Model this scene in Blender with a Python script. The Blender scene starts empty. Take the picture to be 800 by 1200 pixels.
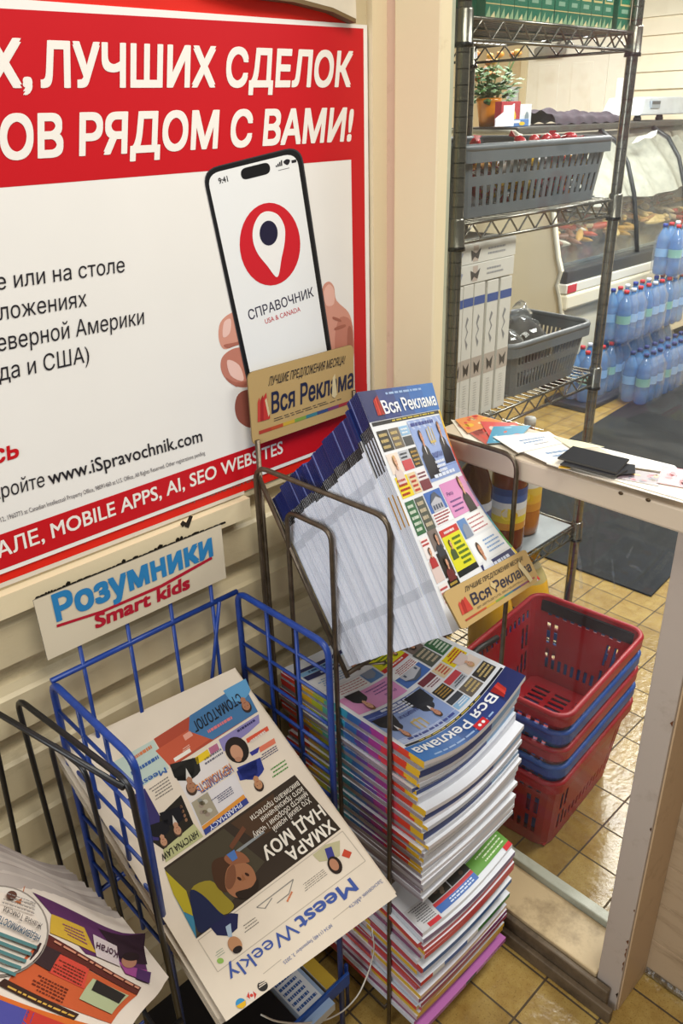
import bpy, math, random
from math import sin, cos, pi, radians, sqrt, atan2
from mathutils import Vector, Matrix
from mathutils.geometry import tessellate_polygon, delaunay_2d_cdt

random.seed(7)
SC = bpy.context.scene
COL = SC.collection

# ------------------------------------------------------------------ camera
# world: X runs along the poster wall (to the right, away), Y goes towards the poster wall, Z up; metres
FPX = 939.349
CAM = Vector((0.0, 0.0, 1.65))
RX = Vector((0.715456, -0.698237, -0.024247))
RD = Vector((-0.324322, -0.301181, -0.896719))
RF = Vector((0.618820, 0.649427, -0.441935))
cam_data = bpy.data.cameras.new('camera')
cam = bpy.data.objects.new('camera', cam_data)
COL.objects.link(cam)
cam_data.sensor_fit = 'HORIZONTAL'
cam_data.sensor_width = 36.0
cam_data.lens = FPX * 36.0 / 800.0
cam_data.clip_start = 0.02
cam_data.clip_end = 60
mw = Matrix((( RX.x, -RD.x, -RF.x, CAM.x), (RX.y, -RD.y, -RF.y, CAM.y), (RX.z, -RD.z, -RF.z, CAM.z), (0, 0, 0, 1)))
cam.matrix_world = mw
SC.camera = cam

# ------------------------------------------------------------------ world, lights, exposure
SC.view_settings.view_transform = 'Standard'
SC.view_settings.look = 'None'
SC.view_settings.gamma = 1.0
SC.view_settings.use_curve_mapping = False
SC.view_settings.exposure = -0.12
w = bpy.data.worlds.new('room_light')
SC.world = w
w.use_nodes = True
w.node_tree.nodes['Background'].inputs[0].default_value = (1.0, 0.96, 0.91, 1)
w.node_tree.nodes['Background'].inputs[1].default_value = 0.17

def area(name, loc, size, power, color=(1, 1, 1), aim=None):
    l = bpy.data.lights.new(name, 'AREA')
    l.shape = 'RECTANGLE'
    l.size, l.size_y = size
    l.energy = power
    l.color = color
    o = bpy.data.objects.new(name, l)
    COL.objects.link(o)
    o.location = loc
    d = (Vector(aim) - Vector(loc)) if aim else Vector((0, 0, -1))
    o.rotation_euler = d.to_track_quat('-Z', 'Y').to_euler()
    return o

area('shop_overhead_light', (3.7, 1.55, 2.75), (1.2, 0.35), 70, (1.0, 0.98, 0.93))
area('shop_overhead_light', (5.3, 1.5, 2.75), (1.2, 0.6), 90, (1.0, 0.98, 0.93))
area('shop_overhead_light', (5.2, 3.6, 2.75), (1.2, 1.2), 80, (1.0, 0.97, 0.9))
area('shop_overhead_light', (2.5, 0.0, 2.75), (1.2, 0.5), 60, (1.0, 0.98, 0.94))  # unseen lamp added to light the fronts of the shelved goods
area('entrance_ceiling_lamp', (0.55, -0.1, 2.75), (0.9, 0.9), 30, (1.0, 0.945, 0.86))
area('left_daylight_fill', (-1.9, 0.1, 1.9), (1.4, 1.6), 48, (0.93, 0.965, 1.0), (0.75, 0.7, 1.0))  # daylight from an unseen source, placed to brighten the left-facing page edges

# ------------------------------------------------------------------ helpers: pixels of the photo -> points in the place
def ray(x, y):
    return RX * ((x - 400) / FPX) + RD * ((y - 600) / FPX) + RF
def at_x(x, y, X):
    r = ray(x, y); return CAM + r * ((X - CAM.x) / r.x)
def at_y(x, y, Y):
    r = ray(x, y); return CAM + r * ((Y - CAM.y) / r.y)
def at_z(x, y, Z):
    r = ray(x, y); return CAM + r * ((Z - CAM.z) / r.z)
def at_plane(x, y, p, n):
    r = ray(x, y); return CAM + r * ((p - CAM).dot(n) / r.dot(n))
def proj(p):
    v = Vector(p) - CAM
    z = v.dot(RF)
    return 400 + FPX * v.dot(RX) / z, 600 + FPX * v.dot(RD) / z
def V(*a): return Vector(a)
def lerp(a, b, t): return a + (b - a) * t
def clamp(x, a=0.0, b=1.0): return max(a, min(b, x))

_cc = {}
def C(h):
    if not isinstance(h, str): return h
    if h not in _cc:
        s = h.lstrip('#')
        out = []
        for i in (0, 2, 4):
            x = int(s[i:i + 2], 16) / 255
            out.append(x / 12.92 if x <= 0.04045 else ((x + 0.055) / 1.055) ** 2.4)
        _cc[h] = (out[0], out[1], out[2], 1.0)
    return _cc[h]

# ------------------------------------------------------------------ materials
MAT = {}
def newmat(name):
    m = bpy.data.materials.new(name); m.use_nodes = True
    nt = m.node_tree
    return m, nt, nt.nodes['Principled BSDF']
def attr_mat(key, rough, metallic=0.0, spec=0.5, noise=0.0, nscale=40.0, bump=0.0, bscale=200.0, trans=0.0, coat=0.0):
    m, nt, b = newmat(key)
    a = nt.nodes.new('ShaderNodeAttribute'); a.attribute_name = 'Col'
    src = a.outputs['Color']
    if noise or bump:
        tc = nt.nodes.new('ShaderNodeTexCoord')
    if noise:
        n = nt.nodes.new('ShaderNodeTexNoise'); n.inputs['Scale'].default_value = nscale; n.inputs['Detail'].default_value = 6
        nt.links.new(tc.outputs['Object'], n.inputs['Vector'])
        mr = nt.nodes.new('ShaderNodeMapRange'); mr.inputs[1].default_value = 0.3; mr.inputs[2].default_value = 0.7
        mr.inputs[3].default_value = 1 - noise; mr.inputs[4].default_value = 1 + noise * 0.4
        nt.links.new(n.outputs['Fac'], mr.inputs[0])
        mx = nt.nodes.new('ShaderNodeVectorMath'); mx.operation = 'SCALE'
        nt.links.new(src, mx.inputs[0]); nt.links.new(mr.outputs[0], mx.inputs['Scale'])
        src = mx.outputs[0]
    nt.links.new(src, b.inputs['Base Color'])
    if bump:
        n2 = nt.nodes.new('ShaderNodeTexNoise'); n2.inputs['Scale'].default_value = bscale; n2.inputs['Detail'].default_value = 3
        nt.links.new(tc.outputs['Object'], n2.inputs['Vector'])
        bp = nt.nodes.new('ShaderNodeBump'); bp.inputs['Strength'].default_value = bump; bp.inputs['Distance'].default_value = 0.002
        nt.links.new(n2.outputs['Fac'], bp.inputs['Height']); nt.links.new(bp.outputs[0], b.inputs['Normal'])
    b.inputs['Roughness'].default_value = rough
    b.inputs['Metallic'].default_value = metallic
    b.inputs['Specular IOR Level'].default_value = spec
    b.inputs['Transmission Weight'].default_value = trans
    b.inputs['Coat Weight'].default_value = coat
    MAT[key] = m
    return m
attr_mat('newsprint', 0.75, spec=0.15, noise=0.05, nscale=14)
attr_mat('gloss_print', 0.34, spec=0.4, noise=0.03, nscale=9)
attr_mat('poster_print', 0.42, spec=0.35, noise=0.03, nscale=5)
attr_mat('painted_wire', 0.35, spec=0.5, noise=0.2, nscale=60)
attr_mat('worn_steel', 0.38, metallic=0.75, noise=0.35, nscale=70)
attr_mat('chrome', 0.24, metallic=0.9, noise=0.15, nscale=30)
attr_mat('plastic', 0.42, spec=0.45, noise=0.1, nscale=18)
attr_mat('shiny_plastic', 0.2, spec=0.5)
attr_mat('painted_wood', 0.5, spec=0.35, noise=0.22, nscale=11, bump=0.25, bscale=60)
attr_mat('cloth', 0.9, spec=0.1, noise=0.25, nscale=15)
attr_mat('leaf', 0.5, noise=0.3, nscale=30)
attr_mat('clear_plastic', 0.12, spec=0.5, trans=0.62)
attr_mat('juice', 0.12, spec=0.5, trans=0.12)
attr_mat('food', 0.4, noise=0.3, nscale=40)

def tile_mat():
    m, nt, b = newmat('floor_tile')
    tc = nt.nodes.new('ShaderNodeTexCoord')
    mp = nt.nodes.new('ShaderNodeMapping')
    mp.inputs['Location'].default_value = (-0.0159 - 0.00, -0.0110, 0)
    nt.links.new(tc.outputs['Object'], mp.inputs['Vector'])
    br = nt.nodes.new('ShaderNodeTexBrick')
    br.offset = 0.0; br.squash = 1.0
    br.inputs['Scale'].default_value = 1.0
    br.inputs['Brick Width'].default_value = 0.1136
    br.inputs['Row Height'].default_value = 0.1230
    br.inputs['Mortar Size'].default_value = 0.0024
    br.inputs['Mortar Smooth'].default_value = 0.15
    br.inputs['Bias'].default_value = 0.0
    br.inputs['Color1'].default_value = C('#c2a967')
    br.inputs['Color2'].default_value = C('#a58c50')
    br.inputs['Mortar'].default_value = C('#574b39')
    nt.links.new(mp.outputs[0], br.inputs['Vector'])
    n = nt.nodes.new('ShaderNodeTexNoise'); n.inputs['Scale'].default_value = 16; n.inputs['Detail'].default_value = 8; n.inputs['Roughness'].default_value = 0.7
    nt.links.new(tc.outputs['Object'], n.inputs['Vector'])
    cr = nt.nodes.new('ShaderNodeValToRGB')
    cr.color_ramp.elements[0].position = 0.3; cr.color_ramp.elements[0].color = C('#b08f58')
    cr.color_ramp.elements[1].position = 0.68; cr.color_ramp.elements[1].color = C('#f2ecdc')
    nt.links.new(n.outputs['Fac'], cr.inputs[0])
    mx = nt.nodes.new('ShaderNodeMix'); mx.data_type = 'RGBA'; mx.blend_type = 'MULTIPLY'; mx.inputs[0].default_value = 0.75
    nt.links.new(br.outputs['Color'], mx.inputs[6]); nt.links.new(cr.outputs[0], mx.inputs[7])
    n3 = nt.nodes.new('ShaderNodeTexNoise'); n3.inputs['Scale'].default_value = 260; n3.inputs['Detail'].default_value = 2
    nt.links.new(tc.outputs['Object'], n3.inputs['Vector'])
    cr3 = nt.nodes.new('ShaderNodeValToRGB')
    cr3.color_ramp.elements[0].position = 0.3; cr3.color_ramp.elements[0].color = (0.45, 0.36, 0.25, 1)
    cr3.color_ramp.elements[1].position = 0.42; cr3.color_ramp.elements[1].color = (1, 1, 1, 1)
    nt.links.new(n3.outputs['Fac'], cr3.inputs[0])
    mx3 = nt.nodes.new('ShaderNodeMix'); mx3.data_type = 'RGBA'; mx3.blend_type = 'MULTIPLY'; mx3.inputs[0].default_value = 0.6
    nt.links.new(mx.outputs[2], mx3.inputs[6]); nt.links.new(cr3.outputs[0], mx3.inputs[7])
    nt.links.new(mx3.outputs[2], b.inputs['Base Color'])
    b.inputs['Roughness'].default_value = 0.3
    mr = nt.nodes.new('ShaderNodeMapRange')
    mr.inputs[3].default_value = 0.23; mr.inputs[4].default_value = 0.85
    nt.links.new(br.outputs['Fac'], mr.inputs[0]); nt.links.new(mr.outputs[0], b.inputs['Roughness'])
    n2 = nt.nodes.new('ShaderNodeTexNoise'); n2.inputs['Scale'].default_value = 55; n2.inputs['Detail'].default_value = 2
    nt.links.new(tc.outputs['Object'], n2.inputs['Vector'])
    sb = nt.nodes.new('ShaderNodeMath'); sb.operation = 'SUBTRACT'
    nt.links.new(n2.outputs['Fac'], sb.inputs[0]); nt.links.new(br.outputs['Fac'], sb.inputs[1])
    bp = nt.nodes.new('ShaderNodeBump'); bp.inputs['Strength'].default_value = 0.35; bp.inputs['Distance'].default_value = 0.003
    nt.links.new(sb.outputs[0], bp.inputs['Height']); nt.links.new(bp.outputs[0], b.inputs['Normal'])
    MAT['tile'] = m
tile_mat()

def dirty_mat(key, base, dirt, scale=6.0, lo=0.52, hi=0.75, rough=0.5, stretch=(1, 1, 1)):
    m, nt, b = newmat(key)
    tc = nt.nodes.new('ShaderNodeTexCoord')
    mp = nt.nodes.new('ShaderNodeMapping'); mp.inputs['Scale'].default_value = stretch
    nt.links.new(tc.outputs['Object'], mp.inputs['Vector'])
    n = nt.nodes.new('ShaderNodeTexNoise'); n.inputs['Scale'].default_value = scale; n.inputs['Detail'].default_value = 10; n.inputs['Roughness'].default_value = 0.72
    nt.links.new(mp.outputs[0], n.inputs['Vector'])
    cr = nt.nodes.new('ShaderNodeValToRGB')
    cr.color_ramp.elements[0].position = lo; cr.color_ramp.elements[0].color = C(base)
    cr.color_ramp.elements[1].position = hi; cr.color_ramp.elements[1].color = C(dirt)
    nt.links.new(n.outputs['Fac'], cr.inputs[0]); nt.links.new(cr.outputs[0], b.inputs['Base Color'])
    b.inputs['Roughness'].default_value = rough
    b.inputs['Specular IOR Level'].default_value = 0.35
    n2 = nt.nodes.new('ShaderNodeTexNoise'); n2.inputs['Scale'].default_value = 90
    nt.links.new(mp.outputs[0], n2.inputs['Vector'])
    bp = nt.nodes.new('ShaderNodeBump'); bp.inputs['Strength'].default_value = 0.15; bp.inputs['Distance'].default_value = 0.002
    nt.links.new(n2.outputs['Fac'], bp.inputs['Height']); nt.links.new(bp.outputs[0], b.inputs['Normal'])
    MAT[key] = m
dirty_mat('siding', '#cfc09c', '#8d7a58', 5, 0.56, 0.85, 0.42, (1, 1, 3))
dirty_mat('shop_siding', '#efe6cf', '#d8cab0', 4)
dirty_mat('cream_trim', '#e2d2ae', '#b89a70', 7, 0.6, 0.85)
dirty_mat('pink_trim', '#cfae98', '#a98670', 14, 0.6, 0.85)
dirty_mat('grey_post', '#b9aca0', '#8d7b68', 10, 0.56, 0.85)
dirty_mat('beige_post', '#c8ab88', '#8a6a48', 9, 0.55, 0.85)
dirty_mat('sill_paint', '#c2ab84', '#6f5a3e', 9, 0.52, 0.8, 0.45)
dirty_mat('dark_sill', '#6a5a46', '#3a2f24', 12, 0.45, 0.7)
dirty_mat('rail_alu', '#b4b4a4', '#7f7c6c', 14, 0.5, 0.8, 0.35)
dirty_mat('wood_panel', '#b9a284', '#7f684c', 6, 0.5, 0.8, 0.5, (1, 1, 6))
dirty_mat('mat_rubber', '#14171a', '#2a2e31', 7, 0.5, 0.8, 0.85)
dirty_mat('ledge_paint', '#cbbca6', '#9c8b74', 6, 0.62, 0.85, 0.4)
dirty_mat('tan_wall', '#d9c49c', '#c4ab80', 3)
dirty_mat('door_paint', '#f0eadc', '#e0d6c2', 3)
dirty_mat('case_cream', '#eae2ca', '#c4b898', 5, 0.6, 0.85, 0.35)

def metal_strip():
    m, nt, b = newmat('crinkled_foil')
    b.inputs['Base Color'].default_value = C('#a7a6a4'); b.inputs['Metallic'].default_value = 0.9; b.inputs['Roughness'].default_value = 0.22
    tc = nt.nodes.new('ShaderNodeTexCoord'); n = nt.nodes.new('ShaderNodeTexNoise'); n.inputs['Scale'].default_value = 40
    nt.links.new(tc.outputs['Object'], n.inputs['Vector'])
    bp = nt.nodes.new('ShaderNodeBump'); bp.inputs['Strength'].default_value = 0.9; bp.inputs['Distance'].default_value = 0.01
    nt.links.new(n.outputs['Fac'], bp.inputs['Height']); nt.links.new(bp.outputs[0], b.inputs['Normal'])
    MAT['foil'] = m
metal_strip()

def glass_mat(key, tint, refl=1.0, haze=0.0):
    m = bpy.data.materials.new(key); m.use_nodes = True
    nt = m.node_tree; nt.nodes.clear()
    out = nt.nodes.new('ShaderNodeOutputMaterial')
    tr = nt.nodes.new('ShaderNodeBsdfTransparent'); tr.inputs[0].default_value = tint
    gl = nt.nodes.new('ShaderNodeBsdfGlossy'); gl.inputs['Roughness'].default_value = 0.03
    fr = nt.nodes.new('ShaderNodeLayerWeight'); fr.inputs[0].default_value = 0.5
    pw = nt.nodes.new('ShaderNodeMath'); pw.operation = 'POWER'; pw.inputs[1].default_value = 5.0
    nt.links.new(fr.outputs['Facing'], pw.inputs[0])
    ml = nt.nodes.new('ShaderNodeMath'); ml.operation = 'MULTIPLY_ADD'; ml.inputs[1].default_value = 0.8; ml.inputs[2].default_value = 0.025 * refl
    nt.links.new(pw.outputs[0], ml.inputs[0])
    mx = nt.nodes.new('ShaderNodeMixShader')
    nt.links.new(ml.outputs[0], mx.inputs[0]); nt.links.new(tr.outputs[0], mx.inputs[1]); nt.links.new(gl.outputs[0], mx.inputs[2])
    last = mx.outputs[0]
    if haze:
        df = nt.nodes.new('ShaderNodeBsdfDiffuse'); df.inputs[0].default_value = (0.8, 0.8, 0.78, 1)
        m2 = nt.nodes.new('ShaderNodeMixShader')
        tc = nt.nodes.new('ShaderNodeTexCoord'); n = nt.nodes.new('ShaderNodeTexNoise'); n.inputs['Scale'].default_value = 9; n.inputs['Detail'].default_value = 8
        nt.links.new(tc.outputs['Object'], n.inputs['Vector'])
        mr = nt.nodes.new('ShaderNodeMapRange'); mr.inputs[1].default_value = 0.4; mr.inputs[2].default_value = 0.8; mr.inputs[3].default_value = haze * 0.4; mr.inputs[4].default_value = haze * 1.6
        nt.links.new(n.outputs['Fac'], mr.inputs[0]); nt.links.new(mr.outputs[0], m2.inputs[0])
        nt.links.new(last, m2.inputs[1]); nt.links.new(df.outputs[0], m2.inputs[2]); last = m2.outputs[0]
    nt.links.new(last, out.inputs[0])
    MAT[key] = m
glass_mat('window_glass', (0.97, 0.985, 0.98, 1), 0.7, 0.022)
glass_mat('case_glass', (0.92, 0.95, 0.95, 1), 1.6, 0.05)
glass_mat('clear_wrap', (0.95, 0.97, 1.0, 1), 2.2, 0.13)

# ------------------------------------------------------------------ mesh builder
class MB:
    def __init__(s): s.v = []; s.f = []; s.c = []; s.sm = []
    def poly(s, pts, col, smooth=False):
        k = len(s.v); s.v += [Vector(p) for p in pts]; s.f.append(tuple(range(k, k + len(pts)))); s.c.append(C(col)); s.sm.append(smooth)
    def raw(s, vs, fs, col, smooth=False):
        k = len(s.v); s.v += [Vector(p) for p in vs]
        for i, f in enumerate(fs):
            s.f.append(tuple(k + a for a in f)); s.sm.append(smooth)
            s.c.append(C(col[i]) if isinstance(col, list) else C(col))
    def hexa(s, p, col):   # p: 4 bottom (ccw from above), 4 top
        s.raw(p, [(3, 2, 1, 0), (4, 5, 6, 7), (0, 1, 5, 4), (1, 2, 6, 5), (2, 3, 7, 6), (3, 0, 4, 7)], col)
    def box(s, a, b, col='#ffffff'):
        x0, y0, z0 = a; x1, y1, z1 = b
        s.hexa([(x0, y0, z0), (x1, y0, z0), (x1, y1, z0), (x0, y1, z0), (x0, y0, z1), (x1, y0, z1), (x1, y1, z1), (x0, y1, z1)], col)
    def tube(s, path, r, n=8, col='#ffffff', closed=False, band=None):
        P = [Vector(p) for p in path]
        m = len(P)
        if m < 2: return
        T = []
        for i in range(m):
            a = P[(i - 1) % m] if (closed or i > 0) else P[i]
            b = P[(i + 1) % m] if (closed or i < m - 1) else P[i]
            t = (b - a); T.append(t.normalized() if t.length > 1e-9 else Vector((0, 0, 1)))
        ref = Vector((0, 0, 1)) if abs(T[0].z) < 0.9 else Vector((1, 0, 0))
        u = T[0].cross(ref).normalized()
        vs = []
        for i in range(m):
            u = (u - T[i] * u.dot(T[i])).normalized()
            w_ = T[i].cross(u)
            rr = r[i] if isinstance(r, (list, tuple)) else r
            for k in range(n):
                a = 2 * pi * k / n
                vs.append(P[i] + (u * cos(a) + w_ * sin(a)) * rr)
        fs = []; cs = []
        for i in range(m if closed else m - 1):
            for k in range(n):
                a = i * n + k; b = i * n + (k + 1) % n
                j = ((i + 1) % m) * n
                fs.append((a, b, j + (k + 1) % n, j + k)); cs.append(band[i % len(band)] if band else col)
        if not closed:
            fs.append(tuple(range(n - 1, -1, -1))); cs.append(col)
            fs.append(tuple((m - 1) * n + k for k in range(n))); cs.append(col)
        s.raw(vs, fs, cs, True)
    def lathe(s, prof, c, n=20, col='#ffffff', axis=None, capb=True, capt=True):
        c = Vector(c); vs = []; fs = []; cs = []
        m = len(prof)
        for (r, z) in prof:
            for k in range(n):
                a = 2 * pi * k / n; vs.append(c + Vector((r * cos(a), r * sin(a), z)))
        for i in range(m - 1):
            for k in range(n):
                fs.append((i * n + k, i * n + (k + 1) % n, (i + 1) * n + (k + 1) % n, (i + 1) * n + k))
                cs.append(col[i] if isinstance(col, list) else col)
        if capb: fs.append(tuple(range(n - 1, -1, -1))); cs.append(col[0] if isinstance(col, list) else col)
        if capt: fs.append(tuple((m - 1) * n + k for k in range(n))); cs.append(col[-1] if isinstance(col, list) else col)
        s.raw(vs, fs, cs, True)
    def ell(s, c, rad, col, rot=None, nu=10, nv=7, jit=0.0):
        c = Vector(c); vs = []; fs = []
        R_ = rot or Matrix.Identity(3)
        for j in range(nv + 1):
            th = pi * j / nv
            for i in range(nu):
                ph = 2 * pi * i / nu
                q = 1 + random.uniform(-jit, jit)
                vs.append(c + R_ @ Vector((rad[0] * sin(th) * cos(ph) * q, rad[1] * sin(th) * sin(ph) * q, rad[2] * cos(th) * q)))
        for j in range(nv):
            for i in range(nu):
                fs.append((j * nu + i, (j + 1) * nu + i, (j + 1) * nu + (i + 1) % nu, j * nu + (i + 1) % nu))
        s.raw(vs, fs, col, True)
    def grid(s, fn, nu, nv, col, smooth=True):
        vs = [fn(i / nu, j / nv) for j in range(nv + 1) for i in range(nu + 1)]
        fs = [(j * (nu + 1) + i, j * (nu + 1) + i + 1, (j + 1) * (nu + 1) + i + 1, (j + 1) * (nu + 1) + i) for j in range(nv) for i in range(nu)]
        s.raw(vs, fs, col, smooth)
    def build(s, name, parent=None, mat='plastic', base=None, bevel=0.0):
        me = bpy.data.meshes.new(name)
        if parent is not None:
            b = Vector(parent['_base'])
        elif base is not None:
            b = Vector(base)
        else:
            xs = [p.x for p in s.v]; ys = [p.y for p in s.v]; zs = [p.z for p in s.v]
            b = Vector(((min(xs) + max(xs)) / 2, (min(ys) + max(ys)) / 2, min(zs)))
        me.from_pydata([p - b for p in s.v], [], s.f)
        at = me.color_attributes.new('Col', 'FLOAT_COLOR', 'CORNER')
        buf = []
        for f, c in zip(s.f, s.c):
            for _ in f: buf.extend(c)
        at.data.foreach_set('color', buf)
        me.polygons.foreach_set('use_smooth', s.sm)
        if isinstance(mat, str): mat = MAT[mat]
        me.materials.append(mat)
        me.update()
        o = bpy.data.objects.new(name, me)
        COL.objects.link(o)
        if parent is not None:
            o.parent = parent; o['_base'] = tuple(b)
        else:
            o.location = b; o['_base'] = tuple(b)
        if bevel:
            bm = o.modifiers.new('bevel', 'BEVEL'); bm.width = bevel; bm.segments = 2; bm.limit_method = 'ANGLE'
        return o

def thing(name, label, cat, loc, group=None):
    o = bpy.data.objects.new(name, None); COL.objects.link(o)
    o.empty_display_size = 0.05
    o.location = loc; o['_base'] = tuple(loc)
    o['label'] = label; o['category'] = cat
    if group: o['group'] = group
    return o
def tag(o, label, cat, group=None):
    o['label'] = label; o['category'] = cat
    if group: o['group'] = group
    return o
def struct(o):
    o['kind'] = 'structure'; return o
def copy_tree(o, loc, rotz=None, label=None):
    def cp(x, par):
        c = x.copy(); COL.objects.link(c)
        if par is not None: c.parent = par
        for ch in list(x.children): cp(ch, c)
        return c
    r = cp(o, None); r.location = loc
    if rotz is not None: r.rotation_euler = (0, 0, rotz)
    if label: r['label'] = label
    return r

def fillet(pts, r, n=5):
    """round the inner corners of a polyline"""
    P = [Vector(p) for p in pts]; out = [P[0]]
    for i in range(1, len(P) - 1):
        a = (P[i - 1] - P[i]); b = (P[i + 1] - P[i])
        q = min(r, a.length * 0.45, b.length * 0.45)
        p0 = P[i] + a.normalized() * q; p1 = P[i] + b.normalized() * q
        for k in range(n + 1):
            t = k / n
            out.append(p0 * (1 - t) ** 2 + P[i] * 2 * t * (1 - t) + p1 * t * t)
    out.append(P[-1]); return out

# ------------------------------------------------------------------ printing on a surface
_gl = {}
def glyphs(txt):
    key = txt
    if key not in _gl:
        cu = bpy.data.curves.new('lettering', 'FONT'); cu.body = txt; cu.size = 1.0; cu.resolution_u = 3; cu.fill_mode = 'NONE'
        ob = bpy.data.objects.new('lettering', cu)
        me = ob.to_mesh()
        pts = [(p.co.x, p.co.y) for p in me.vertices]
        nb = {}
        for e_ in me.edges:
            i, j = e_.vertices; nb.setdefault(i, []).append(j); nb.setdefault(j, []).append(i)
        ob.to_mesh_clear(); bpy.data.objects.remove(ob); bpy.data.curves.remove(cu)
        seen = set(); loops = []
        for st in range(len(pts)):
            if st in seen or st not in nb: continue
            lp = [st]; seen.add(st); cur = st
            while True:
                nx_ = [q for q in nb[cur] if q not in seen]
                if not nx_: break
                if len(lp) == 1: nx_ = [min(nx_)]
                cur = nx_[0]; seen.add(cur); lp.append(cur)
            P = [pts[q] for q in lp]
            Q = [p for k_, p in enumerate(P) if abs(p[0] - P[k_ - 1][0]) + abs(p[1] - P[k_ - 1][1]) > 1e-5]
            ar = sum(Q[k_ - 1][0] * Q[k_][1] - Q[k_][0] * Q[k_ - 1][1] for k_ in range(len(Q))) / 2
            if len(Q) > 2 and abs(ar) > 1e-6: loops.append((Q, ar))
        cv = []; ce = []
        for L, ar in loops:
            k0 = len(cv); cv += [Vector(p) for p in L]; ce += [(k0 + k_, k0 + (k_ + 1) % len(L)) for k_ in range(len(L))]
        ov, _, of_ = delaunay_2d_cdt(cv, ce, [], 0, 1e-6)[:3]
        bb = [(min(p[0] for p in L), max(p[0] for p in L), min(p[1] for p in L), max(p[1] for p in L), L) for L, ar in loops]
        def winding(x, y):
            n_ = 0
            for xa, xb, ya, yb, L in bb:
                if not (xa < x < xb and ya < y < yb): continue
                for k_ in range(len(L)):
                    p, q = L[k_ - 1], L[k_]
                    if (p[1] > y) != (q[1] > y) and x < (q[0] - p[0]) * (y - p[1]) / (q[1] - p[1]) + p[0]: n_ += 1 if q[1] > p[1] else -1
            return n_
        vs = [(p.x, p.y) for p in ov]; fs = []
        for t_ in of_:
            cx_ = sum(vs[q][0] for q in t_) / len(t_); cy_ = sum(vs[q][1] for q in t_) / len(t_)
            if winding(cx_, cy_): fs.append(tuple(t_))
        x0 = min(p[0] for p in vs); x1 = max(p[0] for p in vs)
        _gl[key] = ([((x - x0) / (x1 - x0), y / 0.735) for x, y in vs], fs, (x1 - x0) / 0.735)
    return _gl[key]

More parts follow.
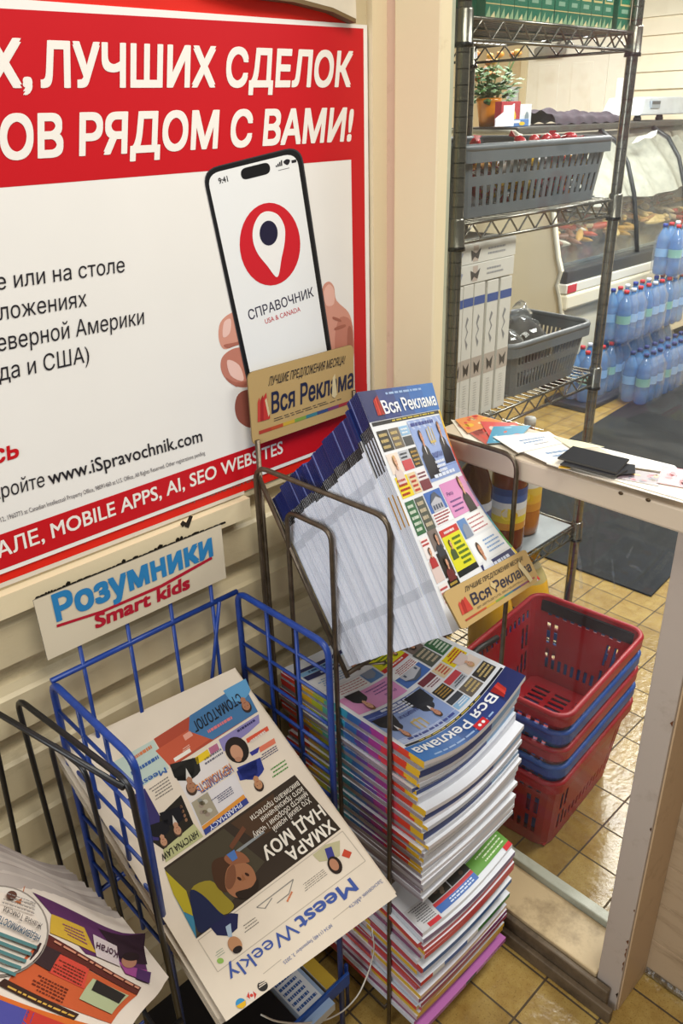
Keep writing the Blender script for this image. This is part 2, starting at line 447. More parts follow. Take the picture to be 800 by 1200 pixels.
class Sheet:
    """print laid on surf(u, v, d): u to the right, v down the sheet, d metres off it"""
    def __init__(s, surf, mb, n=1, step=0.0003, rng=(-0.05, 1.05)):
        s.surf = surf; s.mb = mb; s.n = n; s.step = step; s.rng = rng; s.grid = None
    def inv(s, x, y):
        if s.grid is None:
            s.grid = []
            for i in range(15):
                for j in range(15):
                    u = lerp(s.rng[0], s.rng[1], i / 14); v = lerp(s.rng[0], s.rng[1], j / 14)
                    s.grid.append((u, v) + proj(s.surf(u, v, 0)))
        u, v = min(s.grid, key=lambda g: (g[2] - x) ** 2 + (g[3] - y) ** 2)[:2]
        h = 1e-3
        for _ in range(8):
            px, py = proj(s.surf(u, v, 0))
            ax, ay = proj(s.surf(u + h, v, 0)); bx, by = proj(s.surf(u, v + h, 0))
            a, b, c, d = (ax - px) / h, (bx - px) / h, (ay - py) / h, (by - py) / h
            det = a * d - b * c
            if abs(det) < 1e-9: break
            ex, ey = x - px, y - py
            du = (d * ex - b * ey) / det; dv = (a * ey - c * ex) / det
            u += clamp(du, -0.3, 0.3); v += clamp(dv, -0.3, 0.3)
        return u, v
    def quad(s, q, col, l=1, px=True, n=None):
        Q = [s.inv(*p) for p in q] if px else q
        n = n or s.n
        def fn(a, b):
            u = lerp(lerp(Q[0][0], Q[1][0], a), lerp(Q[3][0], Q[2][0], a), b)
            v = lerp(lerp(Q[0][1], Q[1][1], a), lerp(Q[3][1], Q[2][1], a), b)
            return s.surf(u, v, s.step * l)
        s.mb.grid(fn, n, n, col, False)
    def rect(s, u0, v0, u1, v1, col, l=1, n=None):
        s.quad([(u0, v0), (u1, v0), (u1, v1), (u0, v1)], col, l, False, n)
    def poly(s, q, col, l=1, px=True):
        Q = [s.inv(*p) for p in q] if px else q
        tr = tessellate_polygon([[Vector((a, b, 0)) for a, b in Q]])
        P = [s.surf(a, b, s.step * l) for a, b in Q]
        s.mb.raw(P, [tuple(t) for t in tr], col)
    def ellipse(s, c, rx, ry, col, l=1, px=True, ang=0.0, n=20):
        pts = [(c[0] + rx * cos(t) * cos(ang) - ry * sin(t) * sin(ang), c[1] + rx * cos(t) * sin(ang) + ry * sin(t) * cos(ang)) for t in [2 * pi * k / n for k in range(n)]]
        s.poly(pts, col, l, px)
    def text(s, t, p0, p1, pt, col, bold=0.0, l=3, px=True):
        """baseline from p0 to p1, pt = where the top of the first capital is"""
        if px: p0, p1, pt = s.inv(*p0), s.inv(*p1), s.inv(*pt)
        vs, fs, wid = glyphs(t)
        if bold > 0.004:      # heavier strokes: overprint slightly shifted copies
            e = bold * 1.15; sh_ = [(-e / wid, -e), (e / wid, -e), (-e / wid, e), (e / wid, e)]
            if bold > 0.03: sh_ += [(0, e * 1.1), (0, -e * 1.1)]
        else: sh_ = [(0, 0)]
        for q, (da, db) in enumerate(sh_):
            P = [s.surf(p0[0] + (p1[0] - p0[0]) * (a + da) + (pt[0] - p0[0]) * (b + db), p0[1] + (p1[1] - p0[1]) * (a + da) + (pt[1] - p0[1]) * (b + db), s.step * (l + q * .06)) for a, b in vs]
            s.mb.raw(P, fs, col)
    def lines(s, q, n, col, l=2, px=True, fill=0.5):
        """n rows of illegible small print inside the quad (TL, TR, BR, BL in reading order)"""
        Q = [s.inv(*p) for p in q] if px else q
        def uv(a, b):
            return (lerp(lerp(Q[0][0], Q[1][0], a), lerp(Q[3][0], Q[2][0], a), b), lerp(lerp(Q[0][1], Q[1][1], a), lerp(Q[3][1], Q[2][1], a), b))
        for i in range(n):
            b0 = (i + 0.5 - fill / 2) / n; b1 = (i + 0.5 + fill / 2) / n
            a = 0.0; end = random.uniform(0.7, 1.0)
            while a < end:
                w_ = min(random.uniform(0.035, 0.13), end - a)
                if w_ > 0.02:
                    s.quad([uv(a, b0), uv(a + w_, b0), uv(a + w_, b1), uv(a, b1)], col, l, False, 1)
                a += w_ + 0.022
    def person(s, c, h, up, skin, hair, cloth, l=2, px=True, shirt=None):
        """head-and-shoulders picture; c = chin, h = head height, up = direction of the top of the head"""
        L = sqrt(up[0] ** 2 + up[1] ** 2); U = (up[0] / L, up[1] / L); R_ = (-U[1], U[0])
        def P(a, b): return (c[0] + R_[0] * a * h + U[0] * b * h, c[1] + R_[1] * a * h + U[1] * b * h)
        s.poly([P(*p) for p in [(-1.15, -1.7), (-1.05, -0.6), (-0.75, -0.35), (-0.3, -0.15), (0.3, -0.15), (0.75, -0.35), (1.05, -0.6), (1.15, -1.7)]], cloth, l, px)
        if shirt: s.poly([P(*p) for p in [(-0.25, -0.15), (0.25, -0.15), (0.0, -1.1)]], shirt, l + 1, px)
        s.poly([P(*p) for p in [(-0.2, 0.15), (0.2, 0.15), (0.24, -0.22), (0, -0.4), (-0.24, -0.22)]], skin, l + 2, px)
        s.poly([P(0.43 * cos(t), 0.58 + 0.56 * sin(t)) for t in [2 * pi * k / 18 for k in range(18)]], hair, l + 2, px)
        s.poly([P(0.35 * cos(t), 0.45 + 0.46 * sin(t)) for t in [2 * pi * k / 18 for k in range(18)]], skin, l + 3, px)
        for e in (-0.14, 0.14): s.poly([P(e + 0.05 * cos(t), 0.52 + 0.03 * sin(t)) for t in [2 * pi * k / 6 for k in range(6)]], '#3a2620', l + 4, px)
        s.poly([P(0.12 * cos(t), 0.2 + 0.03 * sin(t)) for t in [2 * pi * k / 6 for k in range(6)]], '#8a3c36', l + 4, px)

def plane_surf(tl, tr, bl, br=None):
    tl, tr, bl = Vector(tl), Vector(tr), Vector(bl)
    br = Vector(br) if br is not None else tr + bl - tl
    n = (tr - tl).cross(tl - bl).normalized()
    if n.dot(CAM - tl) < 0: n = -n
    def f(u, v, d): return tl * (1 - u) * (1 - v) + tr * u * (1 - v) + bl * (1 - u) * v + br * u * v + n * d
    return f
def slab(mb, surf, d0, d1, nu, nv, top, side, bottom=None):
    """sheet body between surf(.., d0) and surf(.., d1); side = colour or function(edge, t): edge 0 front v=1, 1 right u=1, 2 back v=0, 3 left u=0"""
    if callable(top):
        for j in range(nv):
            mb.grid(lambda a, b, j=j: surf(a, (j + b) / nv, d1), nu, 1, top((j + .5) / nv))
        top = '#e4e6ea'
    else: mb.grid(lambda a, b: surf(a, b, d1), nu, nv, top)
    mb.grid(lambda a, b: surf(1 - a, b, d0), nu, nv, bottom or top)
    sf = side if callable(side) else (lambda e, t: side)
    E = [lambda t, d: surf(t, 1, d), lambda t, d: surf(1, 1 - t, d), lambda t, d: surf(1 - t, 0, d), lambda t, d: surf(0, t, d)]
    for e in range(4):
        n = nu if e in (0, 2) else nv
        for i in range(n):
            a, b = i / n, (i + 1) / n
            tt = (a + b) / 2
            mb.poly([E[e](a, d0), E[e](b, d0), E[e](b, d1), E[e](a, d1)], sf(e, tt if e in (0, 3) else 1 - tt))

# ================================================================== SETTING
WY = 1.0          # poster wall
mb = MB(); mb.box((-1.2, -1.6, -0.03), (7.1, 5.3, 0.0), '#ffffff')
struct(mb.build('floor', mat='tile', base=(0, 0, 0)))

# siding wall: lapped boards, one mesh
mb = MB()
x0, x1 = -0.9, 1.05
mb.box((x0, WY + .009, 0), (1.19, WY + 0.1, 2.5))
e = 0.975 - 0.112 * 8 - 0.0
k = 0
prof = []
z = 0.975 + 0.112 * 12
while z > -0.1:
    # lower edge of a board, recess, bevel, next face
    prof += [(z, 0.016), (z + .004, -0.008), (z - 0.032, -0.008), (z - 0.036, 0.004), (z - 0.048, 0.010), (z - 0.053, 0.0155)]
    z -= 0.112
prof = [p for p in prof if p[0] > 0.0]
for a, b in zip(prof, prof[1:]):
    mb.poly([(x0, WY - a[1], a[0]), (x1, WY - a[1], a[0]), (x1, WY - b[1], b[0]), (x0, WY - b[1], b[0])], '#ffffff')
struct(mb.build('wall_left', mat='siding', base=(0, WY, 0)))

# board under the poster, its paint peeling along the lower edge
mb = MB()
zt, zb = 1.092, 1.058
mb.box((x0, 0.968, zb), (0.715, 0.986, zt))
t1 = struct(mb.build('trim_1', mat='cream_trim'))
mb = MB()
x = 41.0
while x < 259:
    wd = random.uniform(3, 11); y_ = 700.8 - (x - 40) * 0.4; hh = random.choice([.4, .4, .6, 1, 1, 2, 4]) * (1.5 if x < 60 or x > 248 else 1)
    m_ = [(x, y_ + 2), (x + wd, y_ + 2 - wd * .4), (x + wd * .9, y_ - hh * .6 - wd * .36), (x + wd * .4, y_ - hh - wd * .16), (x + .5, y_ - hh * .5)]
    mb.poly([at_y(a_, b_, 0.9675) for a_, b_ in m_], '#1d1913'); x += wd * 0.92
for q in [[(216, 617), (222, 604), (226, 605), (221, 619)], [(211, 614), (214, 610), (219, 613), (214, 618)]]:
    mb.poly([at_y(a, b, 0.9672) for a, b in q], '#2a231a')
struct(mb.build('trim_2', mat='painted_wood'))

# corner boards
xr = at_y(431, 200, 0.98).x
mb = MB(); mb.box((xr + 0.004, 0.972, 0), (1.05, 1.0, 2.5)); struct(mb.build('trim_3', mat='cream_trim'))
mb = MB(); mb.box((1.05, 0.953, 0), (1.075, 1.0, 2.5)); struct(mb.build('trim_4', mat='pink_trim', bevel=0.002))
mb = MB(); mb.box((1.045, 0.862, 0), (1.072, 0.9525, 2.5)); struct(mb.build('trim_5', mat='cream_trim', bevel=0.003))

# shop window between entrance and shop
def structure_root(name, loc):
    o = bpy.data.objects.new(name, None); COL.objects.link(o); o.location = loc; o['_base'] = tuple(loc); o['kind'] = 'structure'; o.empty_display_size = 0.05
    return o
win = structure_root('window_1', (1.13, 0.4, 0))
mb = MB(); mb.box((1.166, 0.946, 0.09), (1.183, 1.0, 2.5), '#b9bba4'); mb.build('window_frame', win, 'painted_wood')
mb = MB(); mb.box((1.076, 0.415, 0.0), (1.186, 0.96, 0.071)); mb.build('window_sill', win, 'sill_paint', bevel=0.003)
mb = MB(); mb.box((1.061, 0.38, 0.0), (1.0755, 0.96, 0.064)); mb.box((1.046, 0.362, 0.0), (1.0605, 0.96, 0.034)); mb.build('sill_edge', win, 'dark_sill', bevel=0.003)
mb = MB(); mb.box((1.186, 0.37, 0.0), (1.212, 0.96, 0.088)); mb.build('bottom_rail', win, 'rail_alu', bevel=0.003)
mb = MB(); mb.box((1.08, 0.366, 0.0), (1.2, 0.414, 1.105)); mb.build('corner_post', win, 'grey_post', bevel=0.002)
mb = MB(); mb.box((1.086, 0.3625, 0.002), (1.199, 0.3655, 1.105)); mb.build('post_side_board', win, 'beige_post')
rustm = MB()
for i in range(13):
    zz = random.uniform(0.03, 1.0) if i > 7 else random.uniform(0.03, 0.22)
    h = random.uniform(0.004, 0.026)
    rustm.poly([(1.0795, 0.3665, zz), (1.0795, 0.3665 + random.uniform(0.002, 0.005), zz + h * 0.4), (1.0795, 0.3665, zz + h)], '#6b4024')
rustm.build('rust_chips', win, 'painted_wood')
mb = MB(); mb.box((1.045, -0.75, 1.104), (1.18, 0.862, 1.142)); led = mb.build('window_ledge', win, 'ledge_paint', bevel=0.004)
mb = MB()
for q in ((727, 578), (759, 586)):
    p = at_x(q[0], q[1], 1.0445); mb.ell(p, (0.001, 0.004, 0.003), '#5a4a36', nu=8, nv=5)
mb.build('screw', win, 'worn_steel')
mb = MB()
mb.box((1.184, -0.75, 1.142), (1.188, 0.999, 2.5)); mb.build('upper_pane', win, 'window_glass')
mb = MB(); mb.box((1.184, 0.414, 0.0715), (1.1858, 0.96, 1.104)); mb.build('lower_pane', win, 'window_glass')

mb = MB()
for pts in ([(674, 632), (676, 634), (681, 660), (683, 690), (679, 690), (677, 660)], [(733, 652), (736, 648), (740, 640), (742, 641), (738, 650), (735, 655)], [(737, 661), (746, 663), (752, 668), (751, 670), (744, 666), (737, 664)], [(716, 655), (718, 655), (721, 690), (719, 690)]):
    mb.poly([at_x(a, b, 1.1838) for a, b in pts], '#77756a')
mb.build('glass_scratch', win, 'clear_wrap')

# low boarded wall right of the post
mb = MB()
mb.box((1.2005, -1.4, 0.0), (1.28, 0.366, 1.104))
for i in range(1, 11):
    z = 0.108 * i
    mb.box((1.1992, -1.4, z - 0.103), (1.202, 0.3622, z - 0.001))
struct(mb.build('wall_right', mat='wood_panel'))
mb = MB(); mb.grid(lambda a, b: V(1.1975 - 0.004 * sin(b * pi) + random.uniform(-0.0012, 0.0012), 0.36 - 1.7 * a, 0.002 + 0.022 * b), 90, 3, '#ffffff')
struct(mb.build('baseboard_right', mat='foil'))

# far end of the shop
mb = MB()
BX = 7.0
mb.box((BX, 0.5, 0), (BX + 0.1, 5.3, 3.2))
for i in range(14, 26):
    z = 0.128 * i
    mb.hexa([(BX - 0.02, 0.5, z), (BX + 0.01, 0.5, z), (BX + 0.01, 3.78, z), (BX - 0.02, 3.78, z), (BX - 0.003, 0.5, z + 0.127), (BX + 0.01, 0.5, z + 0.127), (BX + 0.01, 3.78, z + 0.127), (BX - 0.003, 3.78, z + 0.127)], '#ffffff')
struct(mb.build('wall_back', mat='shop_siding'))
mb = MB(); mb.box((BX - 0.03, 3.78, 0), (BX, 3.93, 3.0)); struct(mb.build('trim_6', mat='door_paint', bevel=0.004))
mb = MB(); mb.box((1.2, 5.2, 0), (7.1, 5.3, 3.2)); struct(mb.build('wall_side', mat='tan_wall'))
mb = MB(); mb.box((BX - 0.02, 4.78, 0), (BX - 0.001, 5.2, 3.1)); struct(mb.build('wall_corner', mat='tan_wall'))
door = structure_root('door_1', (BX, 4.3, 0))
mb = MB(); mb.box((BX - 0.04, 3.93, 0), (BX - 0.002, 4.72, 2.35)); mb.build('door_leaf', door, 'door_paint', bevel=0.004)
for (ya, yb) in ((4.06, 4.26), (4.39, 4.60)):
    mb = MB()
    mb.box((BX - 0.047, ya, 1.2), (BX - 0.0405, yb, 2.02)); mb.build('door_panel', door, 'door_paint', bevel=0.004)
mb = MB(); mb.box((BX - 0.06, 4.72, 0), (BX - 0.002, 4.78, 2.42)); mb.build('door_frame', door, 'cream_trim')
mb = MB(); mb.box((BX - 0.13, 4.32, 2.08), (BX - 0.045, 4.62, 2.16), '#8d8a82'); mb.build('door_closer', door, 'plastic', bevel=0.03)
mb = MB(); mb.tube([(BX - 0.1, 4.4, 2.16), (BX - 0.1, 4.3, 2.24), (BX - 0.06, 4.05, 2.28)], 0.012, 6, '#8d8a82'); mb.build('closer_arm', door, 'plastic')

# ================================================================== POSTERS ON THE WALL
PY = 0.979
ztop = at_y(425, 29, PY).z; zbot = at_y(285, 565, PY).z
psurf = plane_surf((0.0, PY, ztop), (xr, PY, ztop), (0.0, PY, zbot))
old = MB()
oz0 = at_y(285, 576, 0.9815).z
old.box((-0.05, 0.9813, oz0), (at_y(408, 15, 0.982).x, 0.9838, ztop + 0.05), '#dd2416')
osurf = plane_surf((-0.05, 0.9812, ztop + 0.05), (xr, 0.9812, ztop + 0.05), (-0.05, 0.9812, oz0))
sh = Sheet(osurf, old)
sh.poly([(-40, 705), (-40, 699), (286, 575), (286, 579)], '#d9cfc0', 1)
sh.text('бизнес-справочник, новости, знакомства', (17, 664), (300, 562), (14, 655), '#8c5a52', 0.01, 2)
tag(old.build('poster', mat='poster_print'), 'older orange-red poster mostly covered, showing as strips above and below the big poster', 'poster')

pst = thing('poster', 'big red and white directory poster with smartphone and location pin on siding wall', 'poster', (0.45, PY, zbot))
b = MB()
b.box((0.0, PY, zbot), (xr, PY + 0.002, ztop), '#f2efe9')
sh = Sheet(psurf, b, 1, 0.00025)
RED = '#c9141f'
# header, right border, footer band
sh.poly([(-120, 3), (425.5, 33.5), (427.5, 300), (429.7, 455), (415.5, 455), (413, 300), (411.2, 187), (-120, 229.5)], RED, 1)
fz0 = at_y(285, 560.6, PY).z; fz1 = at_y(285, 527, PY).z
fu = lambda z: (ztop - z) / (ztop - zbot)
sh.rect(0.0, fu(fz1), 1.0 - (xr - at_y(429.7, 455, PY).x) / xr, fu(fz0), RED, 1.5)
sh.poly([(415.5, 450), (429.7, 450), (432.5, 545), (417.5, 545)], RED, 2)
b.build('board', pst, 'poster_print')
b = MB(); sh = Sheet(psurf, b, 1, 0.00025)
WH = '#f4efe6'
sh.text('ЛУЧШИХ СДЕЛОК', (49, 101), (409.5, 100.5), (47.5, 48.5), WH, 0.034)
sh.text('Х,', (-16, 101), (36, 101), (-17, 45), WH, 0.034)
sh.text('ОВ РЯДОМ С ВАМИ!', (1.5, 186), (410, 164), (0.5, 135), WH, 0.034)
b.build('headline_lettering', pst, 'poster_print')
b = MB(); sh = Sheet(psurf, b, 1, 0.00025)
BK = '#26242a'
sh.text('е или на столе', (-4, 340), (146, 318.5), (-6, 320), BK, 0.004)
sh.text('ложениях', (-1, 375.5), (101.5, 358.5), (-3, 355), BK, 0.004)
sh.text('еверной Америки', (-3, 412), (168.5, 379.5), (-5, 391), BK, 0.004)
sh.text('да и США)', (-1, 446.5), (104.5, 423.5), (-3, 426), BK, 0.004)
b.build('body_lettering', pst, 'poster_print')
b = MB(); sh = Sheet(psurf, b, 1, 0.00025)
sh.text('сь', (-8, 544), (21.5, 535), (-10, 523), RED, 0.03)
b.build('red_lettering', pst, 'poster_print')
b = MB(); sh = Sheet(psurf, b, 1, 0.00025)
sh.text('www.iSpravochnik.com', (58, 568), (237, 517), (54, 551), BK, 0.008)
sh.text('кройте', (-8, 586.5), (52.5, 569.5), (-10.5, 569), BK, 0.0)
b.build('web_address', pst, 'poster_print')
b = MB(); sh = Sheet(psurf, b, 1, 0.00025)
sh.text('60512, 1960773 at Canadian Intellectual Property Office, 98091460 at U.S. Office, All Rights Reserved. Other registrations pending', (-8, 614.5), (240, 532.5), (-10, 609), '#6a6468', -0.004)
b.build('small_print', pst, 'poster_print')
b = MB(); sh = Sheet(psurf, b, 1, 0.00025)
sh.text('АЛЕ, MOBILE APPS, AI, SEO WEBSITES', (-2, 654), (331, 530.5), (-6, 636), WH, 0.016)
b.build('footer_lettering', pst, 'poster_print')
# the pictured phone held in a hand
b = MB(); sh = Sheet(psurf, b, 1, 0.00025)
SK, SK2, SK3, NAIL = '#d99a86', '#c47f6c', '#ecb9a8', '#efc6ba'
def smooth(pts, n=4):
    out = []
    m = len(pts)
    for i in range(m):
        p0, p1, p2, p3 = pts[i - 1], pts[i], pts[(i + 1) % m], pts[(i + 2) % m]
        for k in range(n):
            t = k / n
            out.append(tuple(0.5 * (2 * p1[a] + (p2[a] - p0[a]) * t + (2 * p0[a] - 5 * p1[a] + 4 * p2[a] - p3[a]) * t * t + (3 * p1[a] - p0[a] - 3 * p2[a] + p3[a]) * t ** 3) for a in (0, 1)))
    return out
sh.poly(smooth([(285, 365), (270, 367), (258, 378), (256, 396), (262, 409), (276, 405), (290, 400), (292, 380)]), SK, 1)
sh.poly(smooth([(286, 408), (272, 409), (260, 419), (259, 434), (268, 448), (284, 454), (296, 448), (296, 420)]), SK2, 1)
sh.poly(smooth([(292, 457), (279, 462), (275, 478), (280, 494), (296, 500), (300, 470)]), '#9c5a4c', 1)
sh.poly(smooth([(262, 378), (270, 374), (269, 390), (261, 395)]), NAIL, 2)
sh.poly(smooth([(266, 422), (280, 428), (285, 446), (270, 440)]), NAIL, 2)
for P_ in ([(262, 404), (276, 401), (289, 397), (289, 400), (276, 405), (266, 408)], [(264, 442), (276, 448), (292, 446), (292, 450), (276, 453)], [(286, 381), (291, 380), (290, 398), (287, 396)], [(288, 420), (295, 420), (295, 447), (290, 446)]):
    sh.poly(smooth(P_, 3), '#b06c5a', 2)
b.build('fingers_picture', pst, 'poster_print')
b = MB(); sh = Sheet(psurf, b, 1, 0.00025)
sh.poly(smooth([(377, 342), (384, 330), (391, 336), (394, 352), (408, 366), (413, 385), (414, 420), (400, 430), (386, 425), (380, 390)]), SK, 1)
sh.poly(smooth([(379, 342), (385, 333), (391, 340), (391, 356), (382, 358)], 3), SK3, 2)
sh.poly(smooth([(398, 372), (411, 376), (414, 400), (412, 426), (396, 428), (392, 396)], 3), SK2, 2)
for P_ in ([(390, 371), (398, 374), (399, 377), (390, 374)], [(392, 384), (403, 380), (404, 383), (393, 387)], [(407, 385), (412, 387), (413, 420), (407, 420)]):
    sh.poly(smooth(P_, 3), '#a96654', 3)
b.build('thumb_picture', pst, 'poster_print')
b = MB(); sh = Sheet(psurf, b, 1, 0.00025)
def rcorner(P, r, n=6):
    out = []
    m = len(P)
    for i in range(m):
        a, p, c = P[i - 1], P[i], P[(i + 1) % m]
        la = sqrt((a[0] - p[0]) ** 2 + (a[1] - p[1]) ** 2); lc = sqrt((c[0] - p[0]) ** 2 + (c[1] - p[1]) ** 2)
        p0 = (p[0] + (a[0] - p[0]) * r / la, p[1] + (a[1] - p[1]) * r / la); p1 = (p[0] + (c[0] - p[0]) * r / lc, p[1] + (c[1] - p[1]) * r / lc)
        for k in range(n + 1):
            t = k / n; out.append(tuple(p0[j] * (1 - t) ** 2 + p[j] * 2 * t * (1 - t) + p1[j] * t * t for j in (0, 1)))
    return out
sh.poly(rcorner([(236, 199), (352, 170), (397, 470), (296, 480)], 20), '#3a3a3e', 3)
sh.poly(rcorner([(237.5, 200), (350.5, 172), (395.5, 470), (297, 479)], 19), '#17171a', 4)
sh.poly(rcorner([(241.5, 204.5), (346.5, 178.5), (391, 468), (301, 477)], 16), '#f0f1f0', 5)
sh.poly(rcorner([(280.5, 198), (314.5, 189.5), (316.5, 203), (282.5, 211.5)], 7), '#141417', 6)
sh.text('9:41', (256, 215.5), (266.5, 212.5), (254.5, 208.5), BK, 0.02, 6)
for i, hgt in enumerate((2, 3.5, 5, 6.5)): sh.poly([(322.5 + i * 2, 196 - i * .5), (324 + i * 2, 195.6 - i * .5), (323.6 + i * 2, 195.6 - i * .5 - hgt), (322.1 + i * 2, 196 - i * .5 - hgt)], BK, 6)
sh.poly(smooth([(331, 190), (335, 186.5), (339, 188), (336, 193.5)], 3), BK, 6)
sh.poly([(340.5, 188), (346, 186.7), (346.6, 190), (341, 191.3)], BK, 6)
sh.poly([(325, 199.5), (338, 196.3), (338.2, 197), (325.2, 200.2)], '#77777a', 6)
sh.ellipse((315.5, 286), 35.5, 48.5, '#d01f2c', 6, ang=-0.02, n=36)
sh.poly(smooth([(313, 247.5), (325, 252), (332.5, 266), (332.5, 284), (329, 302), (324, 324.5), (312, 311), (301, 297), (295.5, 282), (296, 266), (303, 252)], 5), '#f3f1ee', 7)
sh.ellipse((313.7, 273), 10.6, 14.6, '#221f3a', 8, n=28)
sh.text('СПРАВОЧНИК', (291.5, 375), (367, 347), (289, 363.5), '#2a2740', 0.006, 6)
sh.text('USA & CANADA', (310.5, 379.5), (351.5, 364.5), (309, 373.5), '#c9303a', 0.0, 6)
b.build('phone_picture', pst, 'poster_print')

# loose strip of siding hanging over the top of the poster
b = MB()
P = [(236, -22), (300, -3), (345, 2.5), (390, 14), (417, 27), (417.5, 20), (416, -14)]
Q = [at_y(x, y, 0.965) for x, y in P]
k = len(Q)
b.poly(Q, '#dcd2bd')
b.poly([q + V(0, 0.016, 0) for q in reversed(Q)], '#6a5540')
for i in range(k):
    j = (i + 1) % k
    b.poly([Q[i], Q[i] + V(0, 0.016, 0), Q[j] + V(0, 0.016, 0), Q[j]], '#6a5540')
E_ = [at_y(x, y, 0.9645) for x, y in [(236, -22), (300, -3), (345, 2.5), (390, 14), (417, 27), (417, 22), (390, 9), (345, -3), (300, -8)]]
b.poly(E_, '#77603f')
tag(b.build('loose_board', mat='painted_wood'), 'loose cream board with a torn brown edge hanging over the top of the poster', 'board')

# ================================================================== MAGAZINE STAND IN THE CORNER
ST = '#6b5f50'
stand = thing('magazine_stand', 'brown steel wire magazine stand in the corner with two gold sign plates', 'rack', (0.88, 0.82, 0.0))
R1 = 0.0042
def rod(parent, name, pts, r=R1, mat='worn_steel', col=ST, rad=0.0, n=8, closed=False):
    m = MB(); m.tube(fillet(pts, rad) if rad else pts, r, n, col, closed); return m.build(name, parent, mat)
SL, SR, SB, SF = 0.722, 1.034, 0.957, 0.669
rod(stand, 'side_frame', [(SL, SB, 0.006), (SL, SB, 1.151), (SL + 0.008, SF, 1.151), (SL + 0.012, SF + 0.003, 0.006)], rad=0.03)
rod(stand, 'side_frame', [(SR, SB, 0.006), (SR, SB, 1.151), (SR, SF, 1.151), (SR, SF + 0.003, 0.006)], rad=0.03)
rod(stand, 'side_loop', [(0.729, 0.892, 0.42), (0.729, 0.892, 1.089), (0.729, 0.789, 1.089), (0.729, 0.786, 0.42)], rad=0.022)
rod(stand, 'back_post', [(SL + 0.012, SB + 0.004, 0.006), (SL + 0.012, SB + 0.004, 1.19)])
rod(stand, 'back_post', [(0.953, SB + 0.004, 0.006), (0.953, SB + 0.004, 1.22)])
for (a, b) in (((SL + .006, SB, 1.13), (SL + .014, 0.768, 0.822)), ((SR - .006, SB, 1.13), (SR - .006, 0.768, 0.822))):
    rod(stand, 'tray_rail', [a, b])
rod(stand, 'tray_lip', [(SL + .014, 0.772, 0.826), (SR - .008, 0.772, 0.826)])
for i in range(5):
    xx = lerp(0.775, 0.985, i / 4)
    rod(stand, 'tray_wire', [(xx, SB - .004, 1.10), (xx, 0.772, 0.824), (xx, 0.72, 0.856)], r=0.003)
for z in (0.055, 0.40):
    rod(stand, 'shelf_frame', [(SL + .008, SB - .01, z), (SL + .008, SF + .012, z), (SR - .006, SF + .012, z), (SR - .006, SB - .01, z)], closed=True)
    for i in range(4):
        xx = lerp(0.77, 0.98, i / 3)
        if z < 0.1: rod(stand, 'shelf_wire', [(xx, SB - .01, z), (xx, SF + .012, z)], r=0.003)
rod(stand, 'cross_bar', [(SL, SB, 0.56), (SR, SB, 0.56)])

def sign_plate(surf, parent, top_txt_px, px):
    m = MB()
    # rounded plate body
    pts = []
    for (cu, cv, a0) in ((0.955, 0.91, 0), (0.045, 0.91, 90), (0.045, 0.09, 180), (0.955, 0.09, 270)):
        for k in range(6):
            a = radians(a0 + 90 * k / 5); pts.append((cu + 0.045 * cos(a), cv + 0.09 * sin(a)))
    top = [surf(u, v, 0.0012) for u, v in pts]; bot = [surf(u, v, -0.0012) for u, v in pts]
    n = len(pts)
    m.poly(top, '#bfa06a'); m.poly(bot[::-1], '#8d7448')
    for i in range(n): m.poly([bot[i], bot[(i + 1) % n], top[(i + 1) % n], top[i]], '#7c6844')
    sh = Sheet(lambda u, v, d: surf(u, v, d + 0.0012), m, 1, 0.00025)
    return m, sh
GOLD = '#bfa06a'
def plate_print(sh, cut):
    sh.text('ЛУЧШИЕ ПРЕДЛОЖЕНИЯ МЕСЯЦА!', (0.17, 0.245), (0.90, 0.245), (0.185, 0.125), '#33302f', 0.01, 2, False)
    sh.text('Вся Реклама', (0.185, 0.63), (0.985 if not cut else 0.95, 0.63), (0.195, 0.345), '#262a44', 0.022, 2, False)
    for i, (a, b, c) in enumerate(((0.055, 0.085, '#c8473a'), (0.08, 0.115, '#a92b2a'), (0.105, 0.145, '#c23a33'))):
        sh.poly([(a, 0.69), (a + 0.012, 0.42 - i * .02), (b, 0.36 - i * .02), (b + 0.02, 0.69)], c, 2 + i, False)
    sh.lines([(0.2, 0.70), (0.93, 0.70), (0.93, 0.76), (0.2, 0.76)], 2, '#4b453e', 2, False, 0.35)
    for i, c in enumerate(('#b04030', '#b8502c', '#c9a33a', '#7e9a42', '#3f7c86', '#3c4f7c', '#7a3f6a', '#a2363e')):
        sh.rect(0.06 + i * 0.11, 0.815, 0.17 + i * 0.11, 0.865, c, 2)
p1, p2, p3 = at_y(287, 437, .965), at_y(411, 404, .965), at_y(291, 527, .965)
zt_ = (p1.z + p2.z) / 2
bsurf = plane_surf((0.726, .964, zt_), (0.956, .964, zt_), (0.726, .964, p3.z + 0.004))
m, sh = sign_plate(bsurf, stand, None, None)
plate_print(sh, False)
sh.poly([(0.775, 0.40), (0.80, 0.345), (0.815, 0.66), (0.79, 0.70), (0.762, 0.66)], '#d8c79c', 4, False)
sh.poly([(0.13, 0.42), (0.145, 0.39), (0.165, 0.62), (0.15, 0.66)], '#d8c79c', 4, False)
m.build('back_sign_plate', stand, 'poster_print')

